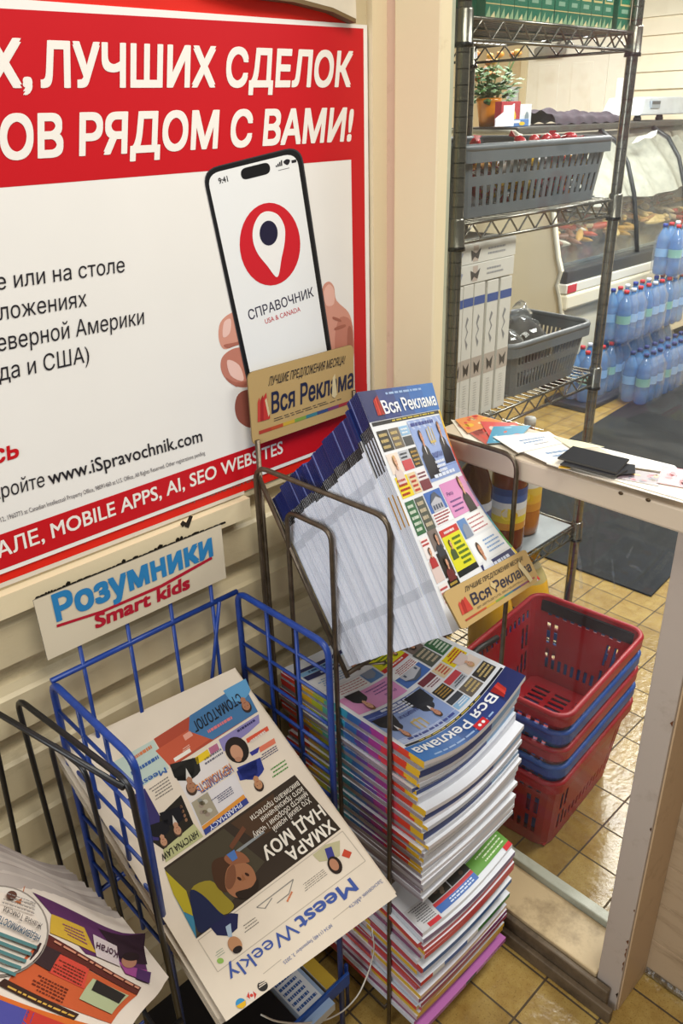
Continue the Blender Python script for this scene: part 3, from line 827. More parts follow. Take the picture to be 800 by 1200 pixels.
# ---- leaning pile of advertising newspapers
BL = dict(TL=V(.742, .948, 1.100), BL=V(.742, .768, .842), TR=V(1.008, .948, 1.100), BR=V(1.008, .768, .842))
cTL, cTR, cBL, cBR = at_x(418, 459, .735), at_x(507, 448, 1.012), at_x(530, 742, .735), at_x(634, 678, 1.012)
def bil(tl, tr, bl, br, u, v): return tl * ((1 - u) * (1 - v)) + tr * (u * (1 - v)) + bl * ((1 - u) * v) + br * (u * v)
def pile_pt(u, v, d):
    a = bil(BL['TL'], BL['TR'], BL['BL'], BL['BR'], u, v)
    b = bil(cTL, cTR, cBL, cBR, u, v)
    nrm = (cTR - cTL).cross(cTL - cBL).normalized()
    if nrm.y > 0: nrm = -nrm
    b = b - nrm * 0.030 * sin(pi * clamp(v)) * clamp(u) ** 1.5
    return a.lerp(b, d)
front_thick = (cTL - BL['TL']).length
cover_n = (cTR - cTL).cross(cTL - cBL).normalized()
if cover_n.y > 0: cover_n = -cover_n

PAGE = '#dde2ee'
def cover(sh, n=1, rb=True):
    """front page of the advertising newspaper, laid out in (u, v)"""
    r = lambda a, b, c, d, col, l=1: sh.rect(a, b, c, d, col, l, n)
    for i, c in enumerate(('#2b3263', '#2f3f7d', '#2f5596', '#2f66ae', '#3170b8')):
        r(i * .2, 0, i * .2 + .2, .125, c, 1)
    for i, (a, c) in enumerate(((.115, '#b5342c'), (.135, '#d2433a'), (.155, '#9c2421'))):
        sh.poly([(a, .105), (a + .01, .045 - i * .006), (a + .03, .035 - i * .006), (a + .04, .105)], c, 2 + i, False)
    sh.text('Вся Реклама', (.205, .103), (.965, .103), (.20, .048), '#f1f2f5', .02, 3, False)
    sh.lines([(.3, .012), (.95, .012), (.95, .03), (.3, .03)], 1, '#9db8dc', 2, False)
    r(.02, .128, .97, .143, '#23242c', 1); sh.lines([(.25, .13), (.9, .13), (.9, .141), (.25, .141)], 1, '#c9b23c', 2, False)
    # row of small dark adverts
    for (a, c) in ((.03, '#3d3a38'), (.165, '#6b6259')):
        r(a, .165, a + .125, .25, c); sh.lines([(a + .01, .172), (a + .115, .172), (a + .115, .245), (a + .01, .245)], 3, '#c9b27a', 2, False)
    r(.30, .165, .42, .205, '#8fb9dd'); r(.30, .21, .42, .25, '#40444c'); sh.lines([(.31, .172), (.41, .172), (.41, .2), (.31, .2)], 2, '#f0f3f6', 2, False)
    r(.03, .262, .165, .345, '#e7d8cc'); sh.person((.095, .318), .042, (0, -1), '#d9a98c', '#c9a36a', '#d9c6c0', 2, False)
    r(.175, .262, .30, .30, '#b9bcc4'); r(.175, .302, .30, .345, '#c44a52'); r(.31, .262, .42, .345, '#33312f')
    sh.lines([(.32, .27), (.41, .27), (.41, .34), (.32, .34)], 4, '#b9924a', 2, False); sh.lines([(.185, .268), (.29, .268), (.29, .298), (.185, .298)], 2, '#3e4450', 2, False)
    r(.03, .357, .17, .445, '#e6cf2e'); sh.lines([(.04, .365), (.16, .365), (.16, .44), (.04, .44)], 4, '#b33a2a', 2, False)
    r(.18, .357, .275, .445, '#dcc7a0'); r(.285, .357, .42, .40, '#e8e2e4'); r(.285, .402, .42, .445, '#7a3a44')
    sh.lines([(.19, .365), (.265, .365), (.265, .44), (.19, .44)], 4, '#c24238', 2, False); sh.lines([(.295, .365), (.41, .365), (.41, .395), (.295, .395)], 2, '#7a4050', 2, False)
    # big blue advert with two men in suits
    r(.43, .15, .965, .425, '#8ea4d6'); r(.43, .15, .965, .19, '#b9c6e6'); r(.43, .36, .965, .425, '#41559f')
    sh.lines([(.46, .158), (.92, .158), (.92, .182), (.46, .182)], 1, '#3c4a92', 2, False, .6)
    sh.person((.535, .255), .052, (0, -1), '#c98d70', '#4a3428', '#1d1f2c', 2, False, '#e9e9ee')
    sh.person((.865, .235), .052, (0, -1), '#d29a7c', '#8a5a3a', '#1d1f2c', 2, False, '#e9e9ee')
    sh.poly([(.44, .41), (.45, .31), (.50, .29), (.575, .29), (.62, .34), (.63, .41)], '#1d1f2c', 2, False)
    sh.poly([(.77, .37), (.80, .30), (.83, .27), (.90, .27), (.955, .31), (.955, .37)], '#1d1f2c', 2, False)
    g = '#c9b065'
    sh.ellipse((.70, .235), .055, .045, '#a9b6dd', 2, False)
    for (a, b, c_, d) in ((.652, .20, .664, .265), (.736, .20, .748, .265), (.694, .19, .706, .275), (.655, .255, .745, .266)): r(a, b, c_, d, g, 3)
    sh.text('ЗАЩИТА И', (.60, .33), (.77, .33), (.60, .307), '#3a478f', .02, 3, False)
    sh.lines([(.60, .34), (.78, .34), (.78, .40), (.60, .40)], 3, '#e3e8f4', 3, False, .6)
    sh.lines([(.50, .395), (.95, .395), (.95, .42), (.50, .42)], 1, '#dfe6f6', 3, False, .6)
    # middle row
    r(.03, .46, .13, .60, '#3f6b4a'); r(.14, .46, .25, .60, '#565a52'); sh.lines([(.04, .47), (.12, .47), (.12, .59), (.04, .59)], 5, '#d5e0cf', 2, False); sh.lines([(.15, .47), (.24, .47), (.24, .59), (.15, .59)], 4, '#c2b49a', 2, False)
    r(.265, .455, .50, .545, '#4a6fb5'); sh.poly([(.30, .545), (.30, .505), (.345, .48), (.40, .475), (.455, .50), (.46, .545)], '#b9bac2', 2, False); sh.poly([(.29, .507), (.35, .468), (.40, .462), (.47, .503), (.40, .482)], '#59606e', 3, False)
    for i in range(4): r(.315 + i * .035, .515, .332 + i * .035, .535, '#4b5568', 3)
    r(.265, .545, .50, .60, '#efeff0'); sh.lines([(.275, .548), (.49, .548), (.49, .598), (.275, .598)], 4, '#a34d55', 2, False)
    r(.515, .445, .965, .60, '#d58fc0'); sh.person((.835, .505), .06, (0, -1), '#d7a184', '#7a5236', '#23222a', 2, False)
    sh.text('Рита', (.56, .505), (.66, .505), (.56, .487), '#5b3f7c', 0.0, 2, False); sh.lines([(.56, .52), (.75, .52), (.75, .585), (.56, .585)], 3, '#77508e', 2, False, .35)
    # lower rows
    r(.03, .615, .12, .70, '#ece4e2'); sh.lines([(.035, .62), (.115, .62), (.115, .65), (.035, .65)], 2, '#c0474a', 2, False); sh.person((.075, .69), .03, (0, -1), '#d7a184', '#5a4030', '#b33a3c', 2, False)
    r(.13, .60, .24, .685, '#7c6f6a'); sh.person((.19, .655), .035, (0, -1), '#cf9b7e', '#2c2420', '#3f4046', 2, False)
    r(.03, .71, .12, .80, '#d9c4be'); r(.13, .695, .24, .80, '#3a3430'); sh.person((.185, .76), .035, (0, -1), '#cf9b7e', '#2c2420', '#6b3030', 3, False)
    r(.03, .81, .12, .90, '#e6e0de'); sh.lines([(.035, .82), (.115, .82), (.115, .89), (.035, .89)], 4, '#c2585c', 2, False)
    r(.13, .81, .24, .89, '#2e2a26'); sh.lines([(.14, .82), (.23, .82), (.23, .88), (.14, .88)], 3, '#b99a4a', 2, False)
    r(.255, .62, .50, .65, '#c43c38'); r(.255, .65, .50, .80, '#d9d52c'); r(.255, .80, .50, .825, '#1f2426')
    sh.lines([(.30, .625), (.48, .625), (.48, .646), (.30, .646)], 1, '#f2e2e0', 2, False); sh.lines([(.36, .66), (.49, .66), (.49, .79), (.36, .79)], 6, '#5c7a2c', 2, False); sh.person((.31, .70), .03, (0, -1), '#cf9b7e', '#2c2420', '#4a5a34', 2, False)
    r(.515, .615, .64, .70, '#5f87bd'); sh.poly([(.53, .70), (.54, .655), (.585, .635), (.63, .65), (.635, .70)], '#8a94a6', 2, False); r(.65, .615, .965, .70, '#efeff0')
    sh.lines([(.66, .62), (.95, .62), (.95, .695), (.66, .695)], 4, '#b96a74', 2, False, .3)
    r(.515, .71, .965, .815, '#eef0f3'); sh.person((.60, .795), .058, (0, -1), '#c68f70', '#4a382e', '#e8ebef', 2, False); sh.lines([(.70, .73), (.95, .73), (.95, .80), (.70, .80)], 4, '#86a9d6', 2, False, .4)
    r(.515, .825, .965, .865, '#313564'); r(.515, .868, .965, .90, '#8cc0ea'); r(.515, .903, .965, .93, '#313564')
    sh.lines([(.53, .832), (.94, .832), (.94, .86), (.53, .86)], 1, '#d9e0f2', 2, False); sh.lines([(.53, .872), (.94, .872), (.94, .898), (.53, .898)], 1, '#2f4f8c', 2, False)
    sh.text('АВТО', (.30, .87), (.42, .87), (.30, .846), '#26282c', .02, 2, False); sh.text('РЕМОНТ', (.275, .91), (.475, .91), (.275, .884), '#26282c', .02, 2, False)
    sh.text('АВТО', (.07, .925), (.19, .925), (.07, .906), '#d2403f', .01, 2, False); sh.text('СТЕКЛА', (.06, .955), (.235, .955), (.06, .936), '#d2403f', .01, 2, False); sh.text('ЗАМЕНА', (.06, .985), (.235, .985), (.06, .966), '#3f8fc4', .01, 2, False)
    sh.lines([(.27, .925), (.49, .925), (.49, .96), (.27, .96)], 2, '#d96a72', 2, False, .35); r(.27, .965, .965, .99, '#dfe3ea')
    if rb:
        for i, c in enumerate(RAINBOW): r(.975, .13 + i * .087, 1.0, .13 + (i + 1) * .087, c)
RAINBOW = ('#e9bf2c', '#e08a2a', '#cf4436', '#a8325c', '#5f4a8c', '#3f63ad', '#3f9fb4', '#5aa352', '#e3c63a', '#c93a3a')

N = 88
grp = 'newspapers leaning in the magazine stand'
shift = 0; xo = 0; tilt = .002
for i in range(N):
    d0 = i / N; d1 = (i + (0.985 if i < N - 9 else 0.74)) / N
    front = i >= N - 9
    if i % 11 == 0: shift = random.uniform(-0.012, 0.012); xo = random.uniform(-0.020, -0.008); tilt = random.uniform(.0014, .0034)
    vo = (0.035 + shift if not front else 0.0) + random.uniform(-.0015, .0015)
    uo = (xo + (i % 11) * tilt if not front else 0.004) + random.uniform(-.0005, .0005)
    vb = vo - 0.005
    fn = lambda u, v, d, vo=vo, uo=uo: pile_pt(u * 0.985 + uo, v + vo * (1 - v) - 0.0 * v, d)
    m = MB()
    last = i == N - 1
    def side(e, t, front=front, i=i):
        if e == 3:
            if t < .135: return '#20255c' if (i % 9) else '#6a73a8'
            if t < .165: return '#1f2024'
            if front and t < .3 and i % 2: return '#34302e'
            if front and .42 < t < .55 and i % 3 == 0: return '#b98a3a'
            if abs(t - .31) < .018 or abs(t - .80) < .018: return '#c3c9d6'
            return PAGE if i % 4 else '#ced5e4'
        if e == 1: return RAINBOW[int(clamp(t * .999) * 10)]
        if e == 2: return '#3a66ae'
        return '#dfe2e8'
    slab(m, fn, d0, d1, 4 if not last else 30, 22 if not last else 40, (lambda v: '#2b3f80' if v < .136 else '#e4e6ea') if not last else '#e4e6ea', side)
    if last:
        s2 = Sheet(lambda u, v, d: fn(u, v, d1) + cover_n * d, m, 6, 0.0005)
        cover(s2, 6)
    o = m.build('newspaper', mat='gloss_print', base=tuple(pile_pt(.5, 1, (d0 + d1) / 2)))
    if last:
        tag(o, 'front newspaper of the leaning pile, full colour front page with blue masthead showing', 'newspaper', grp)
    else:
        tag(o, 'white-edged newspaper packed in the leaning pile behind the front copy in the magazine stand', 'newspaper', grp)

# front sign plate, hanging in front of the leaning pile
q = [(517.5, 695), (614.5, 643.5), (632, 680), (540.5, 739)]
off = cover_n * 0.009
pn = cTL + off
qq = [at_plane(x, y, pile_pt(.5, .92, 1) + cover_n * 0.030, cover_n) for x, y in q]
fsurf = plane_surf(qq[0], qq[1], qq[3], qq[2])
m, sh = sign_plate(fsurf, stand, None, None)
plate_print(sh, True)
sh.poly([(0.80, 0.36), (0.835, 0.20), (0.875, 0.52), (0.90, 0.86), (0.85, 0.90), (0.83, 0.62)], '#d8c79c', 4, False)
sh.poly([(0.43, 0.30), (0.47, 0.46), (0.44, 0.56), (0.41, 0.42)], '#cdb685', 4, False)
m.build('front_sign_plate', stand, 'poster_print')

# ---- upright column of newspapers lying on the lower shelves (top one upside down to the viewer)
gx0, gx1, gy0, gy1 = 0.738, 1.010, 0.612, 0.950
def low_surf(jx, jy, zc, sag, jr=0.0):
    def f(u, v, d):   # reading direction of the sheets is reversed: u=0 at the right, v=0 at the front
        x = lerp(gx1 + jx, gx0 + jx, u); y = lerp(gy0 + jy, gy1 + jy, v)
        x += (y - .78) * jr; y -= (x - .87) * jr
        z = zc - sag * sin(pi * clamp(u)) * (0.35 + 0.65 * (1 - clamp(v))) + 0.012 * sag / .03 * (clamp(1 - u) ** 3) * (1 - clamp(v)) + d
        return V(x, y, z)
    return f
grp2 = 'advertising newspapers piled on the upper shelf of the stand'
nU = 36
zlo, zhi = 0.425, 0.752
TABS = ['#c9352e', '#d5412f', '#e0b02c', '#b9c23a', '#5fae9a', '#3f9fc0', '#3f6fb4', '#6a4a9a', '#a23c8c', '#d23a4c', '#d8432f', '#e2b52e']
bundle = 0
for i in range(nU):
    zc0 = lerp(zlo, zhi, i / nU); th = (zhi - zlo) / nU
    top = i == nU - 1
    if i % 6 == 0: bundle = (random.uniform(-.006, .006), random.uniform(-.012, .008))
    jx = bundle[0] + random.uniform(-.003, .003); jy = bundle[1] + random.uniform(-.005, .005)
    if top: jx, jy = -0.004, -.012
    elif i > nU - 5: jy -= 0.006
    f = low_surf(jx, jy, zc0, lerp(.004, .034, i / nU), random.uniform(-.015, .015) if not top else 0)
    m = MB()
    tabbed = (i % 3 != 0) and i > 6
    fblue = i % 5 in (1, 2) and i > 12
    def side(e, t, tabbed=tabbed, fblue=fblue, i=i):
        if e == 1 and False: return PAGE
        if e == 3:   # left face seen by the viewer: open edge with coloured index tabs
            tt = 1 - t
            if tabbed: return TABS[int(clamp(tt * .999) * 12)]
            return ('#9a8f96', '#b9b4bd', '#8f7f8a')[i % 3]
        if e == 0: return '#d0d2da'
        if e == 2:
            if fblue: return '#30478c' if t > .3 else '#8fb4dc'
            if i % 7 == 3 and .55 < t < .62: return '#c22a33'
            return ('#dfe2ea', '#d4d9e6', '#e4e0e6')[i % 3]
        return '#cfd4de'
    # edge order of slab: 0 -> v=1 (back), 1 -> u=1 (left), 2 -> v=0 (front), 3 -> u=0 (right)
    def side2(e, t, side=side): return side({0: 0, 1: 3, 2: 2, 3: 1}[e], t)
    slab(m, f, 0, th * .93, 10 if not top else 32, 12 if not top else 32, '#e2e4e9', side2)
    if top:
        s2 = Sheet(lambda u, v, d: f(u, v, th * .93 + d), m, 8, 0.0005)
        cover(s2, 8, False)
        s2.rect(.37, -.0, .47, .045, '#c8242c', 4, 3); s2.ellipse((.40, .022), .012, .009, '#f2f2f2', 5, False); s2.ellipse((.435, .022), .012, .009, '#f2f2f2', 5, False)
    o = m.build('newspaper', mat='gloss_print', base=(.874, .78, zc0))
    if top: tag(o, 'top newspaper of the flat stack under the leaning pile, front page upside down', 'newspaper', grp2)
    else: tag(o, 'newspaper inside the flat stack of copies lying on the middle of the magazine stand', 'newspaper', grp2)

# ---- lowest stack: mixed magazines
nL = 27
cols = ['#a85a9c', '#b46aa8', '#8f4a94', '#c79a3a', '#d9ae3c', '#c6a06a', '#d8c49c', '#a03a54', '#b03344', '#8a3a7c', '#d9b8a0', '#b4424a', '#c33b40', '#cfd6e6', '#c9d3e4', '#dfe3ec', '#c9d3e6', '#dfe4ee', '#2f62a4', '#e4e6ea', '#c8d43a', '#d44a4e', '#d9545a', '#c94a52', '#d45a60', '#8c7aa0', '#e6e6e8']
grp3 = 'magazines stacked at the bottom of the stand'
zlo, zhi = 0.062, 0.385
for i in range(nL):
    z0 = lerp(zlo, zhi, i / nL); th = (zhi - zlo) / nL
    top = i == nL - 1
    jx = random.uniform(-.008, .006); jy = random.uniform(-.014, .01) - .012
    if i == 0: jy = -.02; jx = .004
    if i in (13, 17): jy -= .012
    if top: jy = -.016; jx = 0
    droop = lerp(0.0, .034, i / nL); sag = lerp(.004, .02, i / nL)
    rr = random.uniform(-.02, .02) if not top else .0
    def f(u, v, d, jx=jx, jy=jy, z0=z0, droop=droop, sag=sag, rr=rr):
        x = lerp(gx1 + jx, gx0 + jx, u); y = lerp(gy0 + jy, gy1 + jy, v)
        x += (y - .78) * rr; y -= (x - .87) * rr
        return V(x, y, z0 - droop * (1 - clamp(v)) ** 2 - sag * sin(pi * clamp(u)) * (1 - clamp(v)) + d)
    m = MB(); c = cols[i]
    def side(e, t, i=i, c=c):
        if e == 2:
            if i in (17, 14): return '#c8242c' if t > .82 else ('#2f62b0' if .45 < t < .8 else ('#2f7a3c' if t < .33 else '#e4e6ea'))
            if i in (0, 1): return '#23232a' if .42 < t < .52 else c
            return c
        if e == 1: return ['#c9443e', '#b94a5e', '#d9b03a', '#c9b8c0', '#8a4a6a', '#cfd4de'][(i * 5 + int(t * 6) // 2) % 6]
        return c
    slab(m, f, 0, th * .93, 8 if not top else 24, 8 if not top else 24, '#dcdee4' if i != 0 else '#b46aa8', side)
    if top:
        s2 = Sheet(lambda u, v, d: f(u, v, th * .93 + d), m, 6, 0.0005)
        s2.rect(0, 0, .07, .03, '#c8242c', 2)
        s2.rect(.0, .03, .36, .12, '#5f9438', 2); s2.lines([(.03, .04), (.3, .04), (.3, .11), (.03, .11)], 3, '#d8e6c4', 3, False, .35)
        s2.rect(.36, .02, .78, .06, '#2f62b0', 2); s2.rect(.36, .06, .78, .08, '#c8343a', 2); s2.lines([(.40, .025), (.75, .025), (.75, .055), (.40, .055)], 2, '#cfdcf0', 3, False)
        s2.rect(.36, .085, .56, .2, '#2d2a28', 2); s2.rect(.57, .085, .77, .2, '#37332c', 2); s2.rect(.0, .125, .35, .25, '#3f4a44', 2)
        for k_ in range(14): s2.ellipse((random.uniform(.38, .75), random.uniform(.1, .19)), .02, .012, random.choice(['#5a4a40', '#6b6660', '#47525a', '#7a6a58']), 3, False)
        s2.rect(.79, .0, .99, .14, '#cfcfd2', 2); s2.lines([(.81, .03), (.97, .03), (.97, .13), (.81, .13)], 8, '#55555c', 3, False, .4); s2.rect(.80, .0, .92, .025, '#c8242c', 3)
    o = m.build('magazine', mat='gloss_print', base=(.874, .78, z0))
    lab = 'magazine between the top and the pink lowest one of the mixed bottom stack'
    if i == 0: lab = 'lowest magazine of the bottom stack, pink and purple, nearest the floor'
    if top: lab = 'top magazine of the mixed bottom stack with green and blue adverts'
    tag(o, lab, 'magazine', grp3)

# ================================================================== BLUE WIRE RACK
BLU = '#1d3f8f'
blue = thing('newspaper_rack', 'blue wire newspaper rack with a children\'s book sign clipped on its back', 'rack', (0.5, 0.84, 0.0))
XL, XR, YB, YF, ZT = 0.334, 0.668, 0.962, 0.738, 0.936
def brod(name, pts, r=0.0042, rad=0.0): return rod(blue, name, pts, r, 'painted_wire', BLU, rad)
for X in (XL, XR):
    brod('side_frame', [(X, YB, 0.006), (X, YB, ZT), (X, YF, ZT), (X, YF, 0.006)], 0.0055, 0.025)
    for i in range(1, 8):
        z = ZT - .052 * i
        brod('side_wire', [(X, YB, z), (X, YF, z)], 0.003)
    for y in (0.885, 0.812):
        brod('side_upright', [(X, y, ZT), (X, y, 0.55)], 0.0035)
brod('back_rail', [(XL, YB, ZT), (XR, YB, ZT)], 0.0045)
brod('back_rail', [(XL, YB, 0.5), (XR, YB, 0.5)], 0.0045)
for x in (0.385, 0.463, 0.54, 0.617): brod('back_wire', [(x, YB, 1.01), (x, YB, 0.5)], 0.0032)
brod('back_brace', [(0.628, YB - .004, ZT), (0.585, YB - .004, 0.74)], 0.0032)
# sloping shelf that carries the papers
for i in range(7):
    x = lerp(XL + .012, XR - .012, i / 6)
    brod('shelf_wire', [(x, YB, 0.715), (x, YF - .02, 0.571)], 0.003)
brod('shelf_bar', [(XL, YF - .003, 0.571), (XR, YF - .003, 0.571)], 0.0045)
brod('shelf_bar', [(XL, YB - .003, 0.712), (XR, YB - .003, 0.712)], 0.0045)
# bottom shelf
for i in range(9):
    y = lerp(YF + .01, YB - .01, i / 8); brod('base_wire', [(XL, y, 0.13), (XR, y, 0.13)], 0.003)
m = MB(); m.box((XL - .006, YF - .012, 0.135), (XR + .012, YF - .006, 0.168), '#24509f'); m.build('front_strip', blue, 'painted_wire', bevel=0.001)
brod('front_leg', [(XR + .02, YF + .006, 0.165), (XR + .035, YF + .02, 0.006)], 0.004)
# clip-on sign
ssurf = plane_surf(at_y(39, 704, .956), at_y(259, 615, .956), at_y(56, 774, .956), at_y(265, 677, .956))
m = MB(); ts = [ssurf(u, v, 0) for u, v in ((0, 0), (1, 0), (1, 1), (0, 1))]; t2 = [p + V(0, .002, 0) for p in ts]
m.poly(ts, '#d9cdb4'); m.poly(t2[::-1], '#8d8574')
for i in range(4): m.poly([t2[i], t2[(i + 1) % 4], ts[(i + 1) % 4], ts[i]], '#6b655c')
sh = Sheet(ssurf, m, 1, 0.0003)
sh.text('Розумники', (67.5, 727), (248.5, 650.5), (61, 698), '#2b7fb8', .045, 2)
sh.poly([(66, 732), (66.5, 735.2), (120, 718), (190, 688), (248.5, 655), (247.5, 652), (188, 685), (119, 715)], '#b01830', 2)
sh.text('Smart kids', (112.5, 736), (221.5, 689), (111, 719.5), '#b01830', .04, 2)
m.build('sign', blue, 'poster_print')

# ---- weekly newspapers in the blue rack
nTR, nBR, nBL = at_x(275, 785, .632), at_x(465, 1050, .638), at_z(265, 1197, .564)
nTL = nTR + (nBL - nBR)
# reading orientation: title at the lower edge, upside down
wsurf = plane_surf(nBR, nBL, nTR, nTL)
wn = (nBL - nBR).cross(nBR - nTR).normalized()
if wn.z < 0: wn = -wn
grp4 = 'weekly newspapers stacked in the blue rack'
nW = 16
def paper_side(e, t): return '#c9bba6'
for i in range(nW):
    top = i == nW - 1
    d1 = -(nW - 1 - i) * 0.0042; d0 = d1 - 0.0036
    ju = 0 if top else random.uniform(-.018, .018); jv = 0 if top else random.uniform(-.004, .022)
    m = MB()
    f = lambda u, v, d, ju=ju, jv=jv: wsurf(u + ju, v + jv, d) 
    slab(m, f, d0, d1, 1, 1, '#e0d3c0', paper_side)
    if top:
        s = Sheet(wsurf, m, 1, 0.0003, (-.02, 1.02))
        # dental advert
        s.poly([(180, 866), (284, 800), (302, 834), (200, 900)], '#ab4c38', 1); s.poly([(182, 880), (240, 843), (246, 866), (200, 899)], '#bf5a40', 1.5)
        s.poly([(222, 839), (284, 800), (302, 834), (249, 867), (221, 857)], '#47749f', 2)
        s.text('СТОМАТОЛОГ', (279, 812.5), (224, 847.5), (284.5, 823), '#23272e', .02, 4)
        s.lines([(270, 838), (240, 856), (243, 862), (273, 844)], 1, '#d8777a', 3)
        s.person((285, 822), 13, (6, 11), '#a8755a', '#3a2c24', '#5f9ac4', 3)
        s.poly([(203, 889), (222, 877), (224, 881), (205, 893)], '#e9e2d6', 2); s.lines([(221, 872), (211, 879), (213, 883), (223, 876)], 2, '#e5b8a4', 3)
        s.poly([(214, 862), (223, 856), (226, 862), (217, 868)], '#e0a08c', 2)
        # pale subscription box
        s.poly([(133, 893), (179.5, 867), (198, 900.5), (168, 921), (146, 912)], '#b9c9bf', 1)
        s.text('Meest', (193, 899.5), (163, 916.5), (196, 905.5), '#3f62a0', .02, 3); s.lines([(184, 884), (150, 905), (153, 911), (187, 890)], 1, '#3f62a0', 3, fill=.6); s.lines([(176, 872), (146, 892), (149, 897), (179, 878)], 1, '#cf7a50', 3, fill=.6)
        # lawyers
        s.poly([(148, 937), (169.5, 924), (187, 956), (212, 931.5), (227, 966.5), (192, 996), (176, 985)], '#2a2620', 1)
        s.poly([(148, 937), (169.5, 924), (187, 956), (186, 985), (178, 985)], '#3b3466', 2)
        s.person((206, 968), 12, (3, 9), '#b88a6c', '#4a3a30', '#1d1c20', 3, shirt='#cfcac2')
        s.person((190, 982), 11, (3, 9), '#b88a6c', '#4a3a30', '#1d1c20', 3)
        for k_ in range(4): s.ellipse((212 + k_ * 2, 946 + k_ * 5), 1.6, 2.2, '#8f6a50', 3)
        s.poly([(227, 965.5), (238, 980.5), (194, 1011), (191, 996)], '#b7b885', 3); s.text('HRYCYNA LAW', (230, 973.5), (188, 1002), (233, 981), '#26241f', .02, 5)
        s.lines([(203, 926), (178, 942), (171, 926), (196, 909)], 5, '#77716a', 2, fill=.35)
        # property advert
        s.poly([(202, 903), (255, 870), (274.5, 904), (222, 940)], '#dcd6d2', 1)
        s.poly([(228, 888), (243, 878), (247, 886), (231, 896)], '#e0bf2c', 2); s.poly([(244, 877), (254, 871), (257, 878), (247, 885)], '#b06a86', 2)
        s.poly([(202, 903), (226, 888), (228, 905), (222, 915), (208, 915)], '#2a2926', 2); s.person((222, 916), 15, (3, 11), '#a5785c', '#4a3a30', '#2a2926', 2, shirt='#d0ccc4')
        s.text('НЕРУХОМІСТЬ', (268, 895), (228, 921.5), (273, 903.5), '#d98a3c', .025, 4); s.text('НЕРУХОМІСТЬ', (269.2, 896.2), (229.2, 922.7), (274.2, 904.7), '#33589c', .0, 5)
        s.lines([(262, 884), (236, 901), (232, 892), (258, 876)], 2, '#6a6874', 2)
        # pharmacy
        s.poly([(222, 941), (275, 906), (291, 940), (238, 978)], '#d9d5d6', 1); s.poly([(224, 941), (243, 928), (256, 953), (236, 968)], '#a39a84', 2)
        for k_ in range(9): s.ellipse((random.uniform(230, 248), random.uniform(938, 956)), 3, 2.5, random.choice(['#8a8a80', '#c0bcae', '#7a7058', '#98887a']), 3)
        s.poly([(236, 969), (285, 931), (288, 935.5), (238.5, 974)], '#d9923c', 3); s.poly([(238, 973), (288, 935), (291.5, 941), (240.5, 979)], '#3a4688', 4)
        s.text('PHARMACY', (281, 940.5), (244, 969), (284, 945.5), '#d9dcea', .01, 6); s.lines([(274, 930), (250, 946), (246, 938), (270, 921)], 4, '#5a5c74', 3)
        # right column
        s.poly([(256, 867), (303, 837), (304, 847), (292, 858), (262, 881)], '#8a82b4', 1); s.lines([(300, 846), (276, 862), (273, 857), (297, 842)], 1, '#3a3660', 2)
        s.ellipse((277.5, 879), 13.5, 16, '#2c2420', 2, ang=-.5); s.ellipse((277, 882), 7, 9.5, '#c39274', 3, ang=-.5); s.ellipse((279, 890), 4, 3, '#b58468', 4)
        s.poly([(288, 866), (313, 851), (315, 856), (290, 871)], '#d2553c', 2); s.poly([(303, 876), (321, 865), (323, 871), (305, 882)], '#d9775c', 2)
        s.lines([(312, 860), (292, 874), (289, 869), (309, 855)], 1, '#e2d4c8', 4); s.poly([(292, 882), (304, 875), (302, 882), (295, 886)], '#3a3a8a', 2)
        s.poly([(277, 904), (300, 890), (302, 906), (296, 912), (281, 915)], '#2f3a84', 2); s.person((300, 914), 13, (4, 9), '#b5845f', '#3a2c24', '#2f3a84', 2)
        s.lines([(326, 880), (304, 894), (301, 887), (323, 873)], 3, '#54506a', 2); s.lines([(338, 901), (317, 915), (312, 903), (333, 889)], 3, '#4f8a3c', 2, fill=.4)
        # big dark photograph
        s.poly([(192, 1017), (345, 908), (399, 971.5), (230, 1100)], '#3b3128', 1)
        s.poly([(194, 1019), (262, 971), (310, 1010), (262, 1068), (229, 1098)], '#4a4334', 2); s.poly([(270, 965), (320, 930), (330, 965), (300, 985)], '#4e3a2a', 2)
        s.poly([(193, 1020), (218, 1044), (227, 1074), (214, 1068), (203, 1048)], '#b0a02a', 3); s.poly([(203, 1048), (215, 1069), (227, 1074), (230, 1100)], '#3f7f9c', 4)
        s.poly(smooth([(224, 1042), (246, 1032), (262, 1048), (274, 1062), (262, 1072), (240, 1064)]), '#94842c', 3)
        s.poly(smooth([(222, 1046), (236, 1048), (256, 1068), (262, 1074), (250, 1083), (232, 1092)]), '#232948', 4)
        s.poly(smooth([(248, 1012), (262, 1004), (284, 1006), (290, 1018), (282, 1036), (264, 1046), (252, 1036)]), '#4a3222', 4)
        s.poly(smooth([(266, 1018), (280, 1010), (294, 1016), (300, 1032), (294, 1048), (276, 1052), (264, 1040)]), '#a06c4c', 5); s.poly(smooth([(266, 1020), (274, 1014), (276, 1030), (270, 1042), (264, 1038)]), '#7c5038', 6)
        s.poly(smooth([(276, 1046), (294, 1040), (301, 1030), (302, 1042), (292, 1052), (280, 1053)]), '#2f241c', 6)
        s.ellipse((280, 1030), 3, 1.6, '#3a2218', 6, ang=.6); s.ellipse((289, 1025), 3, 1.6, '#3a2218', 6, ang=.6); s.poly([(283, 1024), (288, 1031), (283, 1033)], '#94603f', 6)
        s.poly(smooth([(262, 1006), (272, 998), (284, 1000), (292, 1010), (280, 1012), (270, 1014)]), '#8f5c40', 6)
        s.poly([(265, 1002), (274, 996), (278, 1006), (272, 1010)], '#4f74b0', 7); s.poly([(276, 997), (308, 974), (310, 976), (278, 1000)], '#8a8f90', 6); s.poly([(268, 992), (284, 968), (288, 972), (272, 996)], '#6b4430', 5)
        WT = '#e9e2d4'
